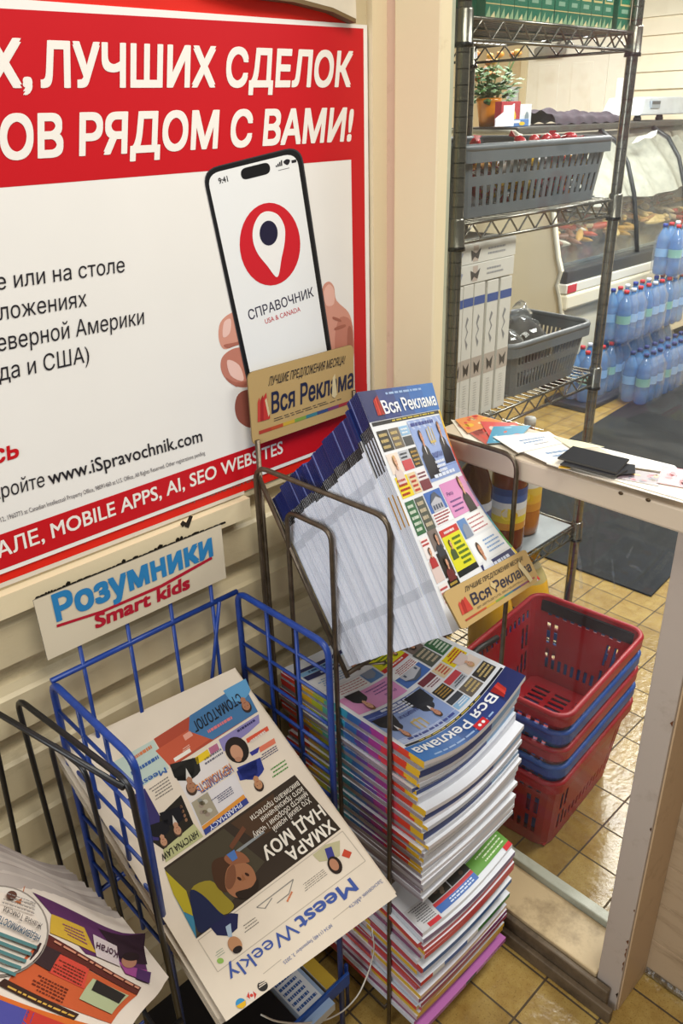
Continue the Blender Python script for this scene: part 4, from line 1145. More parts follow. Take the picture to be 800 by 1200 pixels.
        s.text('ХМАРА', (385, 961), (333, 998.5), (393.5, 972.5), WT, .025, 8); s.text('НАД МОУ', (373, 943.5), (304, 996), (381.5, 955.5), WT, .025, 8)
        s.text('Хто такий новий', (361, 934.5), (318, 970), (365, 940.5), WT, .0, 8); s.text('міністр оборони і чому', (357.5, 928), (295, 978), (361.5, 934), WT, .0, 8)
        s.text('його призначення', (352.5, 922), (304, 959), (356.5, 928), WT, .0, 8); s.text('викликало протести', (348, 915.5), (292, 957.5), (352, 921.5), WT, .0, 8)
        # lower strip of portraits
        LG = '#b9ad9c'
        for a, b in (((232, 1102), (401, 974)), ((401, 974), (428, 1009)), ((255, 1139), (428, 1009)), ((232, 1102), (255, 1139))):
            dx, dy = b[0] - a[0], b[1] - a[1]; L = sqrt(dx * dx + dy * dy); nx, ny = -dy / L * .5, dx / L * .5
            s.poly([(a[0] + nx, a[1] + ny), (b[0] + nx, b[1] + ny), (b[0] - nx, b[1] - ny), (a[0] - nx, a[1] - ny)], LG, 1)
        s.poly([(366, 1002), (381, 990), (398, 985), (398, 1003), (388, 1008), (374, 1010)], '#b9b28c', 2); s.poly([(380, 995), (388, 992), (392, 1004), (384, 1008)], '#3f4084', 3)
        s.ellipse((392, 1014), 8, 11, '#2f241f', 4, ang=-.5); s.ellipse((391, 1013.5), 5, 7.5, '#b07d60', 5, ang=-.5)
        s.poly([(244, 1084), (270, 1070), (279, 1071), (278, 1088), (268, 1097), (254, 1096)], '#24264a', 2); s.poly([(264, 1086), (270, 1082), (272, 1098), (267, 1098)], '#9fb2c4', 3); s.ellipse((275, 1107), 8, 10, '#b5845f', 5, ang=-.5); s.ellipse((278, 1113), 6, 4, '#2a2220', 6, ang=-.5)
        s.poly([(403, 995), (412, 999), (409, 1006), (400, 1003)], '#c04a34', 2)
        for a, b in (((300, 1063), (343, 1030)), ((343, 1030), (338, 1047)), ((338, 1047), (324, 1058)), ((324, 1058), (318, 1052)), ((318, 1052), (310, 1064)), ((310, 1064), (300, 1063))):
            s.poly([a, b, (b[0] + .9, b[1] + .9), (a[0] + .9, a[1] + .9)], '#8c8880', 2)
        s.lines([(344, 1046), (336, 1062), (332, 1060), (340, 1044)], 1, '#cf7a50', 2); s.lines([(384, 1025), (352, 1050), (346, 1042), (378, 1018)], 4, '#7a756c', 2, fill=.3); s.lines([(304, 1082), (284, 1097), (278, 1088), (298, 1074)], 3, '#7a756c', 2, fill=.3)
        s.ellipse((258, 1126), 4, 3.4, '#8fb45a', 2); s.lines([(264, 1117), (254, 1124), (250, 1117), (260, 1110)], 3, '#8aa08a', 2, fill=.3)
        # masthead
        s.text('Meest', (409.5, 1029), (344.5, 1077.5), (420.5, 1043), '#44599c', .02, 3); s.text('Weekly', (341.5, 1079.5), (263, 1138.5), (352.5, 1093.5), '#44599c', -.008, 3)
        s.text('№34 (1148) September 3, 2025', (387, 1082.5), (331, 1127), (389.5, 1086), '#6a76a0', .0, 2); s.text('Засновник «Міст»', (446, 1030), (408, 1062), (449, 1034), '#6a76a0', .0, 2)
        for a, b in (((329, 1124), (308, 1141)), ((410, 1061), (390, 1077))): s.poly([a, b, (b[0] + .6, b[1] + .7), (a[0] + .6, a[1] + .7)], LG, 1)
        s.ellipse((282, 1176), 6.2, 6.2, '#3f8fbf', 2); s.poly([(276.5, 1179), (287.5, 1172), (288, 1178), (284, 1182), (279, 1181.5)], '#e0b02c', 3)
        s.ellipse((294.5, 1166.5), 6, 6, '#dfd6cc', 2); s.poly([(288.8, 1168), (291, 1162), (293, 1171)], '#c9483c', 3); s.poly([(296, 1161.5), (300.3, 1165), (298.3, 1171)], '#c9483c', 3); s.ellipse((294.5, 1166.5), 2, 2, '#c9483c', 3)
        s.ellipse((307.5, 1155.5), 6.2, 6.2, '#33302e', 2)
        for k_ in range(3): s.poly([(303, 1157 - k_ * 3), (311, 1151.6 - k_ * 2), (311.6, 1152.6 - k_ * 2), (303.4, 1158.2 - k_ * 3)], '#d9cdbc', 3)
    o = m.build('weekly_newspaper', mat='newsprint', base=tuple(wsurf(.5, .5, d0)))
    if top: tag(o, 'top weekly newspaper in the blue rack, upside-down front page with dark photograph', 'newspaper', grp4)
    else: tag(o, 'folded weekly newspaper lying under the top copy in the blue rack', 'newspaper', grp4)

# papers on the bottom shelf of the blue rack
lowp = [('#1b1a1c', 0.36, 0.55, 0.70, 0.94, 'black folder lying on the bottom shelf of the blue rack'),
        ('#9fb8d6', 0.555, 0.625, 0.71, 0.93, 'pale blue leaflet on the bottom shelf of the blue rack beside the black folder'),
        ('#c9a83c', 0.632, 0.658, 0.74, 0.92, 'narrow yellow leaflet on the bottom shelf of the blue rack')]
for (c, xa, xb, ya, yb, lab) in lowp:
    m = MB(); f = plane_surf((xa, yb, .1345), (xb, yb, .1345), (xa, ya, .1345))
    slab(m, lambda u, v, d: f(u, v, 0) + V(0, 0, d), 0, .03 if c == '#1b1a1c' else .02, 1, 1, c, '#b9b9b4' if c != '#1b1a1c' else c)
    if c == '#9fb8d6':
        s = Sheet(lambda u, v, d: f(u, v, 0) + V(0, 0, .02 + d), m, 1); s.rect(.1, .1, .9, .35, '#3f7fb8'); s.rect(.1, .45, .9, .9, '#e6ecf0'); s.lines([(.15, .5), (.85, .5), (.85, .85), (.15, .85)], 6, '#3f62a0', 2, False)
    tag(m.build('leaflet' if c != '#1b1a1c' else 'folder', mat='gloss_print', bevel=0.001), lab, 'leaflet' if c != '#1b1a1c' else 'folder')
# white string loop
m = MB()
sp = [at_y(x, y, .715) for x, y in [(436, 1088), (439, 1112), (433, 1136), (421, 1165), (404, 1184), (382, 1196), (350, 1200), (322, 1197), (306, 1189)]]
m.tube(fillet(sp, .03, 3), 0.0016, 6, '#ddd8cc')
tag(m.build('string', mat='cloth'), 'thin white string hanging in a loop below the weekly newspapers', 'string')

# ================================================================== BLACK WIRE RACK
black = thing('newspaper_rack', 'black wire newspaper rack at the left edge holding curled newspapers', 'rack', (0.15, 0.84, 0.0))
BK_ = '#17171a'
def krod(name, pts, r=0.0042, rad=0.0): return rod(black, name, pts, r, 'painted_wire', BK_, rad)
krod('side_frame', [(0.290, .964, .006), (0.283, .964, .936), (0.309, .708, .936), (0.312, .672, .006)], 0.0042, .025)
krod('side_frame', [(0.20, .966, .006), (0.245, .966, .940), (0.303, .712, .930)], 0.004, .025)
krod('side_loop', [(0.290, .875, .35), (0.283, .872, .915), (0.291, .79, .915), (0.296, .775, .35)], 0.0036, .02)
krod('side_frame', [(-0.06, .964, .006), (-0.06, .964, .936), (-0.05, .68, .936), (-0.05, .672, .006)], 0.0048, .025)
krod('front_rail', [(-.05, .672, .52), (.305, .672, .52)]); krod('shelf_bar', [(-.055, .80, .56), (.30, .80, .56)])
for i in range(6): 
    x = lerp(-.03, .27, i / 5); krod('shelf_wire', [(x, .96, .60), (x, .672, .523)], .003)
for i in range(4):
    z = .30 - .05 * i; krod('side_wire', [(.30, .96, z), (.306, .672, z)], .003)

PR = [(-.12, .935), (0, .915), (.1, .885), (.158, .848), (.209, .78), (.244, .716), (.274, .665), (.30, .635)]
def profz(x):
    for (a, za), (b, zb_) in zip(PR, PR[1:]):
        if x <= b: return za + (zb_ - za) * (x - a) / (b - a)
    return PR[-1][1]
xs_ = [lerp(-.12, .298, i / 60) for i in range(61)]
def smz(x): return sum(profz(x + k * .012) for k in (-2, -1, 0, 1, 2)) / 5
def curl(u, v, d, kk=0.0):
    x = lerp(-.12, .292, u)
    fy = min(.66, .655 - (.285 - x) * 1.2)
    yb_ = .775 + kk
    y = lerp(yb_, max(fy, .38), v)
    sl = (smz(x + .005) - smz(x - .005)) / .01
    n = V(-sl, 0.0, 1).normalized()
    z = smz(x) - .04 * (v * .25)
    z += kk * 1.15 * math.exp(-clamp(v) / .12)
    return V(x, y, z) + n * d
nK = 17
grp5 = 'curled newspapers in the black rack'
for i in range(nK):
    top = i == nK - 1
    q = nK - 1 - i
    d1 = -q * .0036; d0 = d1 - .0033
    kk = min(q, 14) * .0062 + (random.uniform(-.003, .003) if q else 0)
    f = lambda u, v, d, kk=kk, q=q: curl(u, v * (1 - .006 * q) if q else v, d, kk) + V(0, 0, 0)
    m = MB()
    slab(m, f, d0, d1, 36, 6, ('#b3a9a2', '#c0b6ae', '#a69b95')[i % 3] if not top else '#ddd2c6', lambda e, t, i=i: ('#a89c94', '#b8ada4', '#8f847e')[i % 3])
    if top:
        s = Sheet(lambda u, v, d: f(u, v, d1 + d), m, 10, .0005, (.0, 1.0))
        s.poly([(-30, 1010), (30, 1035), (24, 1060), (-30, 1040)], '#b8704a', 1)
        s.quad([(38, 1046), (170, 1094), (172, 1137), (100, 1118)], '#5a2f5c', 1, n=12)
        s.quad([(115, 1089), (170, 1094), (172, 1131), (140, 1124)], '#32202c', 2, n=8)
        s.quad([(60, 1072), (98, 1088), (112, 1118), (58, 1094)], '#c9a53a', 2, n=8); s.lines([(96, 1092), (66, 1080), (72, 1094), (102, 1110)], 4, '#8a4a6a', 3, fill=.4)
        s.quad([(108, 1096), (136, 1110), (140, 1134), (112, 1122)], '#cfc2c4', 3, n=6); s.text('Коган', (137, 1117), (112, 1106), (136, 1125), '#4a2440', .01, 5)
        s.ellipse((150, 1128), 9, 8, '#b07d66', 4); s.ellipse((152, 1123), 10, 5, '#2a1c20', 5)
        s.quad([(138, 1128), (172, 1138), (168, 1150), (146, 1142)], '#9c4a8c', 3, n=6); s.quad([(160, 1136), (176, 1141), (174, 1154), (158, 1148)], '#4f2f60', 4, n=4)
        s.quad([(55, 1095), (165, 1158), (160, 1167), (48, 1106)], '#5a2a24', 2, n=14); s.lines([(160, 1162), (60, 1106), (62, 1102), (163, 1158)], 1, '#c98a70', 4, fill=.5)
        s.quad([(46, 1106), (160, 1167), (130, 1200), (8, 1152)], '#bf5a34', 1, n=14); s.quad([(68, 1118), (104, 1136), (98, 1160), (56, 1140)], '#c8483a', 2, n=8)
        s.lines([(100, 1140), (64, 1122), (56, 1138), (94, 1158)], 5, '#6b2f22', 3, fill=.4); s.quad([(46, 1106), (71, 1118), (58, 1140), (34, 1126)], '#3a2a2c', 3, n=6)
        s.quad([(108, 1148), (150, 1168), (130, 1190), (92, 1172)], '#a9b28c', 3, n=8); s.quad([(112, 1150), (146, 1168), (138, 1178), (106, 1162)], '#2a2624', 4, n=8)
        s.lines([(80, 1160), (40, 1140), (28, 1156), (72, 1178)], 5, '#6b2f22', 3, fill=.4)
        s.quad([(5, 1148), (92, 1190), (86, 1197), (-4, 1155)], '#3a2620', 3, n=10); s.lines([(88, 1192), (6, 1154), (4, 1158), (84, 1195)], 1, '#c9a04a', 4)
        s.quad([(-10, 1163), (110, 1203), (100, 1212), (-20, 1172)], '#c9682c', 2, n=10)
        s.quad([(-20, 1165), (40, 1188), (30, 1215), (-40, 1195)], '#4a4a94', 3, n=8); s.quad([(32, 1184), (80, 1203), (70, 1230), (20, 1215)], '#b8382f', 3, n=8)
        for r_, c_ in ((60, '#8a827a'), (57.5, '#d3cbc1')): s.ellipse((-4, 1093), r_ , r_ * .9, c_, 4 if r_ > 58 else 5, n=40)
        s.text('НЕДВИЖИМОСТЬ', (46, 1100), (-2, 1076), (43, 1107), '#3f5a70', .02, 7); s.text('Жанна Томски', (48, 1086), (4, 1065), (46, 1093), '#3a3638', .0, 7)
        for k_ in range(5): s.quad([(-20, 1088 + k_ * 10), (42 - k_ * 6, 1112 + k_ * 8), (41 - k_ * 6, 1116 + k_ * 8), (-20, 1092.5 + k_ * 10)], '#4f7a7c', 7, n=4)
        s.lines([(40, 1060), (0, 1046), (-2, 1062), (38, 1076)], 4, '#8a8480', 7, fill=.3); s.ellipse((12, 1052), 6, 5, '#5a3a30', 7)
    o = m.build('folded_newspaper', mat='newsprint', base=tuple(curl(.6, .5, d0, 0)))
    if top: tag(o, 'top curled newspaper in the black rack with orange and purple adverts', 'newspaper', grp5)
    else: tag(o, 'grey-edged folded newspaper under the top copy in the black rack', 'newspaper', grp5)

# ================================================================== SHOPPING BASKETS
def rrect(cx, cy, hx, hy, r, nx, ny, nc=3, rot=0.0):
    """closed outline, list of (x, y, kind) - kind is index along a straight side, or -1 in a corner"""
    out = []
    cs = [(hx - r, hy - r, 0), (-(hx - r), hy - r, 90), (-(hx - r), -(hy - r), 180), (hx - r, -(hy - r), 270)]
    for q, (ax, ay, a0) in enumerate(cs):
        for k in range(nc):
            a = radians(a0 + 90 * k / nc); out.append((ax + r * cos(a), ay + r * sin(a), -1))
        bx, by, b0 = cs[(q + 1) % 4]
        a = radians(a0 + 90); sx, sy = ax + r * cos(a), ay + r * sin(a)
        ex, ey = bx + r * cos(radians(b0)), by + r * sin(radians(b0))
        n = nx if q % 2 == 0 else ny
        for k in range(n): out.append((lerp(sx, ex, k / n), lerp(sy, ey, k / n), k))
    c, s_ = cos(rot), sin(rot)
    return [(cx + x * c - y * s_, cy + x * s_ + y * c, k) for x, y, k in out]
def perf(m, P, hole, th, col, closed=True):
    """perforated sheet: P[j][i] grid of (point, outward normal); hole(i, j) -> bool"""
    nj = len(P) - 1; ni = len(P[0]) if closed else len(P[0]) - 1
    N_ = len(P[0])
    solid = lambda i, j: 0 <= j < nj and (closed or 0 <= i < ni) and not hole(i % ni if closed else i, j)
    vs = []; 
    for row in P:
        for p, n in row: vs.append(p + n * th / 2)
    o = len(vs)
    for row in P:
        for p, n in row: vs.append(p - n * th / 2)
    ix = lambda i, j: j * N_ + (i % N_)
    fs = []
    for j in range(nj):
        for i in range(ni):
            if not solid(i, j): continue
            a, b, c, d = ix(i, j), ix(i + 1, j), ix(i + 1, j + 1), ix(i, j + 1)
            fs.append((a, b, c, d)); fs.append((o + d, o + c, o + b, o + a))
            for (di, dj, e, g) in ((0, -1, a, b), (1, 0, b, c), (0, 1, c, d), (-1, 0, d, a)):
                if not solid(i + di, j + dj): fs.append((e, o + e, o + g, g))
    m.raw(vs, fs, col)
def basket(name, label, cat, cx, cy, z0, hx, hy, H, taper, rot, col, group=None, grip='#1c1c20', dense=True):
    t = thing(name, label, cat, (cx, cy, z0), group)
    nx, ny = (30, 20) if dense else (40, 22)
    rows = [0, .10, .16, .30, .40, .46, .60, .72, .80, .90, 1.0]
    P = []
    for v in rows:
        k = lerp(taper, 1, v)
        ring = rrect(cx, cy, hx * k, hy * k, .035, nx, ny, 3, rot)
        cen = V(cx, cy, z0 + H * v)
        P.append([(V(x, y, z0 + H * v), (V(x, y, z0 + H * v) - cen).normalized()) for x, y, _ in ring])
    kinds = [k for _, _, k in rrect(cx, cy, hx, hy, .035, nx, ny, 3, rot)]
    def sidelen(i):
        a = i
        while kinds[a % len(kinds)] != 0: a -= 1
        n_ = 0
        while kinds[(a + n_) % len(kinds)] != -1: n_ += 1
        return n_
    m = MB()
    def hole(i, j):
        k = kinds[i]
        if not dense: return k >= 1 and k % 2 == 1 and j in (2, 3, 4, 6, 7)
        n_ = sidelen(i) if k >= 0 else 0
        return k >= 1 and k % 2 == 1 and (j in (2, 8) or (j in (3, 5, 6) and (k < 4 or k > n_ - 5)))
    perf(m, P, hole, .003, col)
    m.build('wall', t, 'plastic')
    m = MB()
    nb = 35; mbn = 16
    G = []
    for j in range(mbn + 1):
        row = []
        for i in range(nb + 1):
            x = lerp(-hx * taper + .004, hx * taper - .004, i / nb); y = lerp(-hy * taper + .004, hy * taper - .004, j / mbn)
            row.append((V(cx + x * cos(rot) - y * sin(rot), cy + x * sin(rot) + y * cos(rot), z0 + .004), V(0, 0, 1)))
        G.append(row)
    perf(m, G, lambda i, j: 3 <= i <= nb - 4 and i % 2 == 0 and j not in (0, 1, 2, 6, 10, mbn - 1, mbn - 2), .004, col, False)
    m.build('bottom', t, 'plastic')
    m = MB()
    ring = rrect(cx, cy, hx + .004, hy + .004, .038, 6, 4, 6, rot)
    m.tube([(x, y, z0 + H) for x, y, _ in ring], .0075, 8, col, True)
    lip = rrect(cx, cy, hx + .009, hy + .009, .04, 6, 4, 6, rot)
    k = len(lip)
    for i in range(k):
        a, b = lip[i], lip[(i + 1) % k]
        m.poly([(a[0], a[1], z0 + H - .026), (b[0], b[1], z0 + H - .026), (b[0], b[1], z0 + H + .002), (a[0], a[1], z0 + H + .002)], col, True)
    m.build('rim', t, 'plastic')
    if grip:
        m = MB()
        def L(x, y, z): return V(cx + x * cos(rot) - y * sin(rot), cy + x * sin(rot) + y * cos(rot), z)
        m.hexa([L(hx - .014, -hy + .02, z0 + H - .038), L(hx - .006, -hy + .02, z0 + H - .038), L(hx - .006, hy - .02, z0 + H - .038), L(hx - .014, hy - .02, z0 + H - .038), L(hx - .011, -hy + .02, z0 + H - .008), L(hx - .003, -hy + .02, z0 + H - .008), L(hx - .003, hy - .02, z0 + H - .008), L(hx - .011, hy - .02, z0 + H - .008)], grip)
        m.build('handle', t, 'plastic')
        m = MB(); m.tube(fillet([L(-hx + .03, hy - .014, z0 + H - .014), L(-hx + .1, hy - .010, z0 + H - .004), L(-hx + .19, hy - .014, z0 + H - .014)], .02), .008, 8, grip); m.build('handle', t, 'plastic')
    return t
RB, BB = '#a30a1c', '#174a9c'
names = ['bottom red shopping basket of the nested stack behind the glass, standing on the tiles',
         'lower blue shopping basket of the nested stack, second from the floor',
         'middle red shopping basket of the nested stack, between the two blue ones',
         'upper blue shopping basket of the nested stack, just under the top red one',
         'top red shopping basket of the nested stack, empty with slotted floor']
rot = radians(4.4)
for i in range(5):
    basket('shopping_basket', names[i], 'basket', 1.493 + .0, .830, 0.004 + .0505 * i, .212, .150, .245, .84, rot, RB if i % 2 == 0 else BB, 'nested shopping baskets', '#1c1c20' if i == 4 else None)

# ================================================================== PAPERS ON THE LEDGE
LZ = 1.1425
flz = [LZ]
def flyer(q, col, label, name='flyer', cat='flyer', th=0.0006, draw=None, mat='gloss_print', lift=0.0):
    z = flz[0] + lift
    Q = [at_z(x, y, z) for x, y in q]
    m = MB()
    m.poly(Q if (Q[1] - Q[0]).cross(Q[2] - Q[1]).z > 0 else Q[::-1], col)
    m.v = []; m.f = []; m.c = []; m.sm = []
    if (Q[1] - Q[0]).cross(Q[2] - Q[1]).z < 0: Qo = Q[::-1]
    else: Qo = Q
    b = [p.copy() for p in Qo]; t = [p + V(0, 0, th) for p in Qo]
    n = len(b)
    m.poly(t, col); m.poly(b[::-1], col)
    for i in range(n): m.poly([b[i], b[(i + 1) % n], t[(i + 1) % n], t[i]], '#cfc8bb' if C(col)[1] > .05 else '#55524c')
    if draw:
        s = Sheet(plane_surf(Q[0] + V(0, 0, th), Q[1] + V(0, 0, th), Q[3] + V(0, 0, th), Q[2] + V(0, 0, th)), m, 1, .0002)
        draw(s)
    o = m.build(name, mat=mat, base=(Q[0].x, Q[0].y, z))
    tag(o, label, cat, 'papers on the window ledge')
    flz[0] += th + 0.0004 + lift
    return o
def speckle(cols, n):
    def d(s):
        for _ in range(n): s.ellipse((random.uniform(.1, .9), random.uniform(.1, .9)), random.uniform(.04, .12), random.uniform(.05, .14), random.choice(cols), 1, False)
    return d
flyer([(528, 492), (640, 510), (660, 540), (548, 520)], '#e6dfd0', 'blank cream sheet at the left end of the ledge under the colour flyers')
flyer([(545, 520), (580, 514), (612, 530), (598, 536)], '#cfc6b4', 'pale slip at the front edge of the ledge beside the colour flyers')
flyer([(536, 498), (570, 492), (607, 505), (570, 522)], '#b5554a', 'dark red picture flyer at the left end of the ledge', draw=speckle(['#c9493c', '#8a3a34', '#d9a08a', '#e0c8b4'], 16))
flyer([(533, 492), (558, 486), (588, 494), (548, 508)], '#d98a4a', 'orange and yellow flyer nearest the pillar on the ledge', draw=speckle(['#e0b03c', '#c9403a', '#d9604a', '#f0d8a0'], 14))
flyer([(562, 494), (606, 496), (610, 512), (576, 516)], '#c94a48', 'red patterned flyer under the blue one on the ledge', draw=speckle(['#a83038', '#e08a80', '#d9c0b0'], 14))
flyer([(578, 500), (622, 499), (604, 518), (570, 520)], '#3f8fb0', 'blue flyer lying across the red ones on the ledge', draw=speckle(['#7ab4c8', '#c9604a', '#2f6f90'], 8))
def d1(s): s.lines([(.3, .35), (.8, .3), (.82, .62), (.32, .66)], 2, '#5f86b0', 1, False, .5); s.lines([(.45, .7), (.75, .68), (.75, .8), (.45, .82)], 1, '#8a8a90', 1, False)
flyer([(600, 524), (662, 520), (706, 538), (652, 548)], '#ece6da', 'white leaflet with blue heading under the upper white brochure on the ledge', draw=d1)
flyer([(577, 512), (643, 506), (662, 519), (607, 531)], '#f0ebe2', 'white brochure with blue lettering beside the colour flyers on the ledge', draw=d1)
flyer([(648, 512), (682, 518), (708, 524), (670, 526)], '#dcd6a8', 'pale green-yellow leaflet behind the black card on the ledge')
flyer([(700, 524), (790, 546), (800, 556), (742, 548)], '#ece4d6', 'long white sheet along the glass behind the red flower flyer')
flyer([(640, 544), (656, 536), (812, 572), (808, 592)], '#e9dfcd', 'cream sheet along the front edge of the ledge below the black card', th=.0012)
flyer([(668, 548), (690, 545), (812, 574), (806, 588)], '#f0e8d8', 'upper cream sheet at the front right of the ledge', th=.001)
flyer([(726, 548), (776, 556), (772, 570), (722, 561)], '#7a6a70', 'picture flyer with pink and yellow shapes right of the black card', draw=speckle(['#c97a86', '#d9a860', '#4f4a58', '#b04a54'], 12))
flyer([(776, 546), (815, 553), (815, 574), (770, 566)], '#d9707a', 'pink flower-pattern flyer at the right end of the ledge', draw=speckle(['#c93a48', '#f0a8b0', '#e8d8d4', '#b82a3a'], 18))
flyer([(655, 546), (668, 545), (668, 550), (654, 549)], '#d9a92c', 'yellow corner of a card sticking out under the black card')
flyer([(732, 543), (744, 545), (744, 555), (724, 556)], '#2a2a2e', 'small black card at the right end of the larger black card', lift=.001, mat='newsprint')
flyer([(656, 545), (668, 536), (735, 552), (720, 559)], '#232327', 'lower black card of the pair in the middle of the ledge', name='card', cat='card', th=.002, mat='newsprint')
flyer([(653, 538), (671, 524.5), (737, 540), (722, 556)], '#1b1b1f', 'large black card lying on top of the papers in the middle of the ledge', name='card', cat='card', th=.003, mat='newsprint')

# ================================================================== CHROME WIRE SHELVING BEHIND THE GLASS
SHX0, SHX1, SHY0, SHY1 = 1.285, 1.888, 1.008, 1.455
shelf = thing('wire_shelving', 'chrome wire shelving unit behind the window holding boxes, baskets and bottles', 'shelving', (1.587, 1.23, 0))
CH, CHD = '#87847a', '#5f5e58'
for (x, y) in ((SHX0, SHY0), (SHX1, SHY0), (SHX0, SHY1), (SHX1, SHY1)):
    m = MB(); path = []; band = []
    z = 0.02
    while z < 2.25:
        path += [(x, y, z), (x, y, z + .0235)]; band += [CH if y < 1.2 else CH, '#33322f']
        z += .0254
    m.tube(path, .0127, 12, CH, False, band)
    m.lathe([(.016, 0.0), (.018, .006), (.01, .02)], (x, y, 0), 12, '#3a3a3c')
    m.build('post', shelf, 'chrome')
LEV = (0.20, 0.585, 1.037, 1.458, 1.800)
for z in LEV:
    m = MB(); r = .003
    for (a, b) in (((SHX0, SHY0), (SHX1, SHY0)), ((SHX0, SHY1), (SHX1, SHY1)), ((SHX0, SHY0), (SHX0, SHY1)), ((SHX1, SHY0), (SHX1, SHY1))):
        A, B = V(a[0], a[1], z), V(b[0], b[1], z); d = V(0, 0, -.034)
        m.tube([A, B], .0035, 6, CH); m.tube([A + d, B + d], .0035, 6, CH)
        n = 9 if abs(b[0] - a[0]) > .1 else 7
        zig = []
        for k in range(2 * n + 1): zig.append(A.lerp(B, .03 + .94 * k / (2 * n)) + (V(0, 0, -.002) if k % 2 else d * .95))
        m.tube(zig, .0024, 6, CH)
    for k in range(1, 25):
        x = lerp(SHX0, SHX1, k / 25); m.tube([(x, SHY0, z + .002), (x, SHY1, z + .002)], .0018, 5, CH)
    for k in range(1, 4):
        y = lerp(SHY0, SHY1, k / 4); m.tube([(SHX0, y, z - .002), (SHX1, y, z - .002)], .003, 6, CH)
    m.build('wire_shelf', shelf, 'chrome')
    for (x, y) in ((SHX0, SHY0), (SHX1, SHY0), (SHX0, SHY1), (SHX1, SHY1)):
        m = MB(); m.lathe([(.0185, -.046), (.0185, -.040), (.017, -.038), (.016, .010), (.0145, .014)], (x, y, z), 12, ['#2a2a2c', '#2a2a2c', CH, CH]); m.build('collar', shelf, 'chrome')
TOPOF = lambda i: LEV[i] + .0045
# plastic mat on the low shelf
m = MB(); m.box((SHX0 + .03, SHY0 + .006, TOPOF(1)), (SHX1 - .02, SHY1 - .02, TOPOF(1) + .003), '#8d9396')
tag(m.build('shelf_liner', mat='plastic', bevel=.001), 'grey plastic liner sheet on the wire shelf under the juice bottles', 'liner')

# green gift boxes on the top shelf
edges = [(549, 567, 1), (568, 585, 0), (585.6, 601, 0), (601.6, 617, 0), (617.6, 633, 0), (633.6, 648, 0), (649, 664, 0), (664.5, 678, 0), (678.5, 691.5, 0), (692, 704.5, 0), (705, 717, 0), (723, 738, 0)]
for i, (xa, xb, dark) in enumerate(edges):
    Y0 = SHY0 + .012 + (.02 if dark else 0)
    a, b = at_y(xa, 25, Y0).x, at_y(xb, 25, Y0).x
    t = MB(); H = .235
    t.box((a, Y0, TOPOF(4)), (b, Y0 + .22, TOPOF(4) + H), '#0f6a4f')
    sf = plane_surf((a, Y0, TOPOF(4) + H), (b, Y0, TOPOF(4) + H), (a, Y0, TOPOF(4)))
    s = Sheet(sf, t, 1, .0004)
    if not dark:
        g = '#c9b87a'
        s.rect(.10, .05, .9, .815, g, 1); s.rect(.15, .065, .85, .80, '#0d7a58', 2)
        s.rect(.25, .84, .75, .872, '#7fa58c', 1); s.rect(0, .905, 1, .912, g, 1)
        for k_ in range(3): s.poly([(k_ * .33, 1), (k_ * .33 + .28, .925 + .03 * (k_ % 2)), (k_ * .33 + .33, 1)], '#d9cf9c' if k_ % 2 else '#8fae84', 1, False)
    if i == 3 or i == 10: s.rect(.25, .70, .72, .79, '#c4d4dc', 3)
    lab = ['plain dark green box end at the left of the top shelf', 'first gold-framed green box beside the plain end on the top shelf'][i] if i < 2 else \
        ('green gold-framed box with a white sticker, third panel from the left on the top shelf' if i == 3 else 'green box with a white sticker just left of the gap on the top shelf' if i == 10 else 'last green box right of the gap beside the right post on the top shelf' if i == 11 else 'green gold-framed box standing in the middle of the row on the top shelf')
    tag(t.build('gift_box', mat='gloss_print', bevel=.0006), lab, 'box', 'green boxes on the top shelf')

# big grey basket of sweets
bk = basket('storage_basket', 'long grey plastic basket full of wrapped sweets on the second shelf', 'basket', 1.588, 1.215, TOPOF(3) + .0, .286, .19, .128, .93, 0, '#656b6f', None, None, False)
cand = []
for c in ('#b8202c', '#d9b02c', '#a8323a', '#c98a2c', '#6a3a2a', '#d0d0d0'):
    m = MB(); m.ell((0, 0, .012), (.018, .012, .011), c, nu=8, nv=5)
    for s_ in (-1, 1):
        m.raw([(s_ * .015, 0, .012), (s_ * .03, .009, .016), (s_ * .03, -.009, .016), (s_ * .03, 0, .004)], [(0, 1, 2), (0, 2, 3), (0, 3, 1), (1, 3, 2)], c)
    cand.append((m.build('wrapped_sweet', mat='shiny_plastic', base=(0, 0, 0)), c))
cl = {'#b8202c': 'red', '#d9b02c': 'yellow', '#a8323a': 'dark red', '#c98a2c': 'orange', '#6a3a2a': 'brown', '#d0d0d0': 'silver'}
used = set()
for k_ in range(210):
    o, c = random.choice(cand)
    if k_ < 150: x, y = random.uniform(1.335, 1.84), random.uniform(1.072, 1.09); z = TOPOF(3) + .010 + random.uniform(0, .085)
    else: x, y = random.uniform(1.33, 1.845), random.uniform(1.06, 1.36); z = TOPOF(3) + .07 + random.uniform(0, .03)
    if k_ >= 204: x, y, z = [1.415, 1.56, 1.675, 1.70, 1.765, 1.62][k_ - 204], 1.072, TOPOF(3) + .122; o, c = cand[0]
    if o.name in used: o = o.copy(); COL.objects.link(o)
    else: used.add(o.name)
    o.location = (x, y, z); o.rotation_euler = (random.uniform(-.5, .5), random.uniform(-.8, .8), random.uniform(0, 6.28))
    tag(o, 'red wrapped sweet peeking over the rim of the long grey basket' if k_ >= 204 else cl[c] + ' wrapped sweet heaped inside the long grey basket', 'sweet', 'sweets in the grey basket')

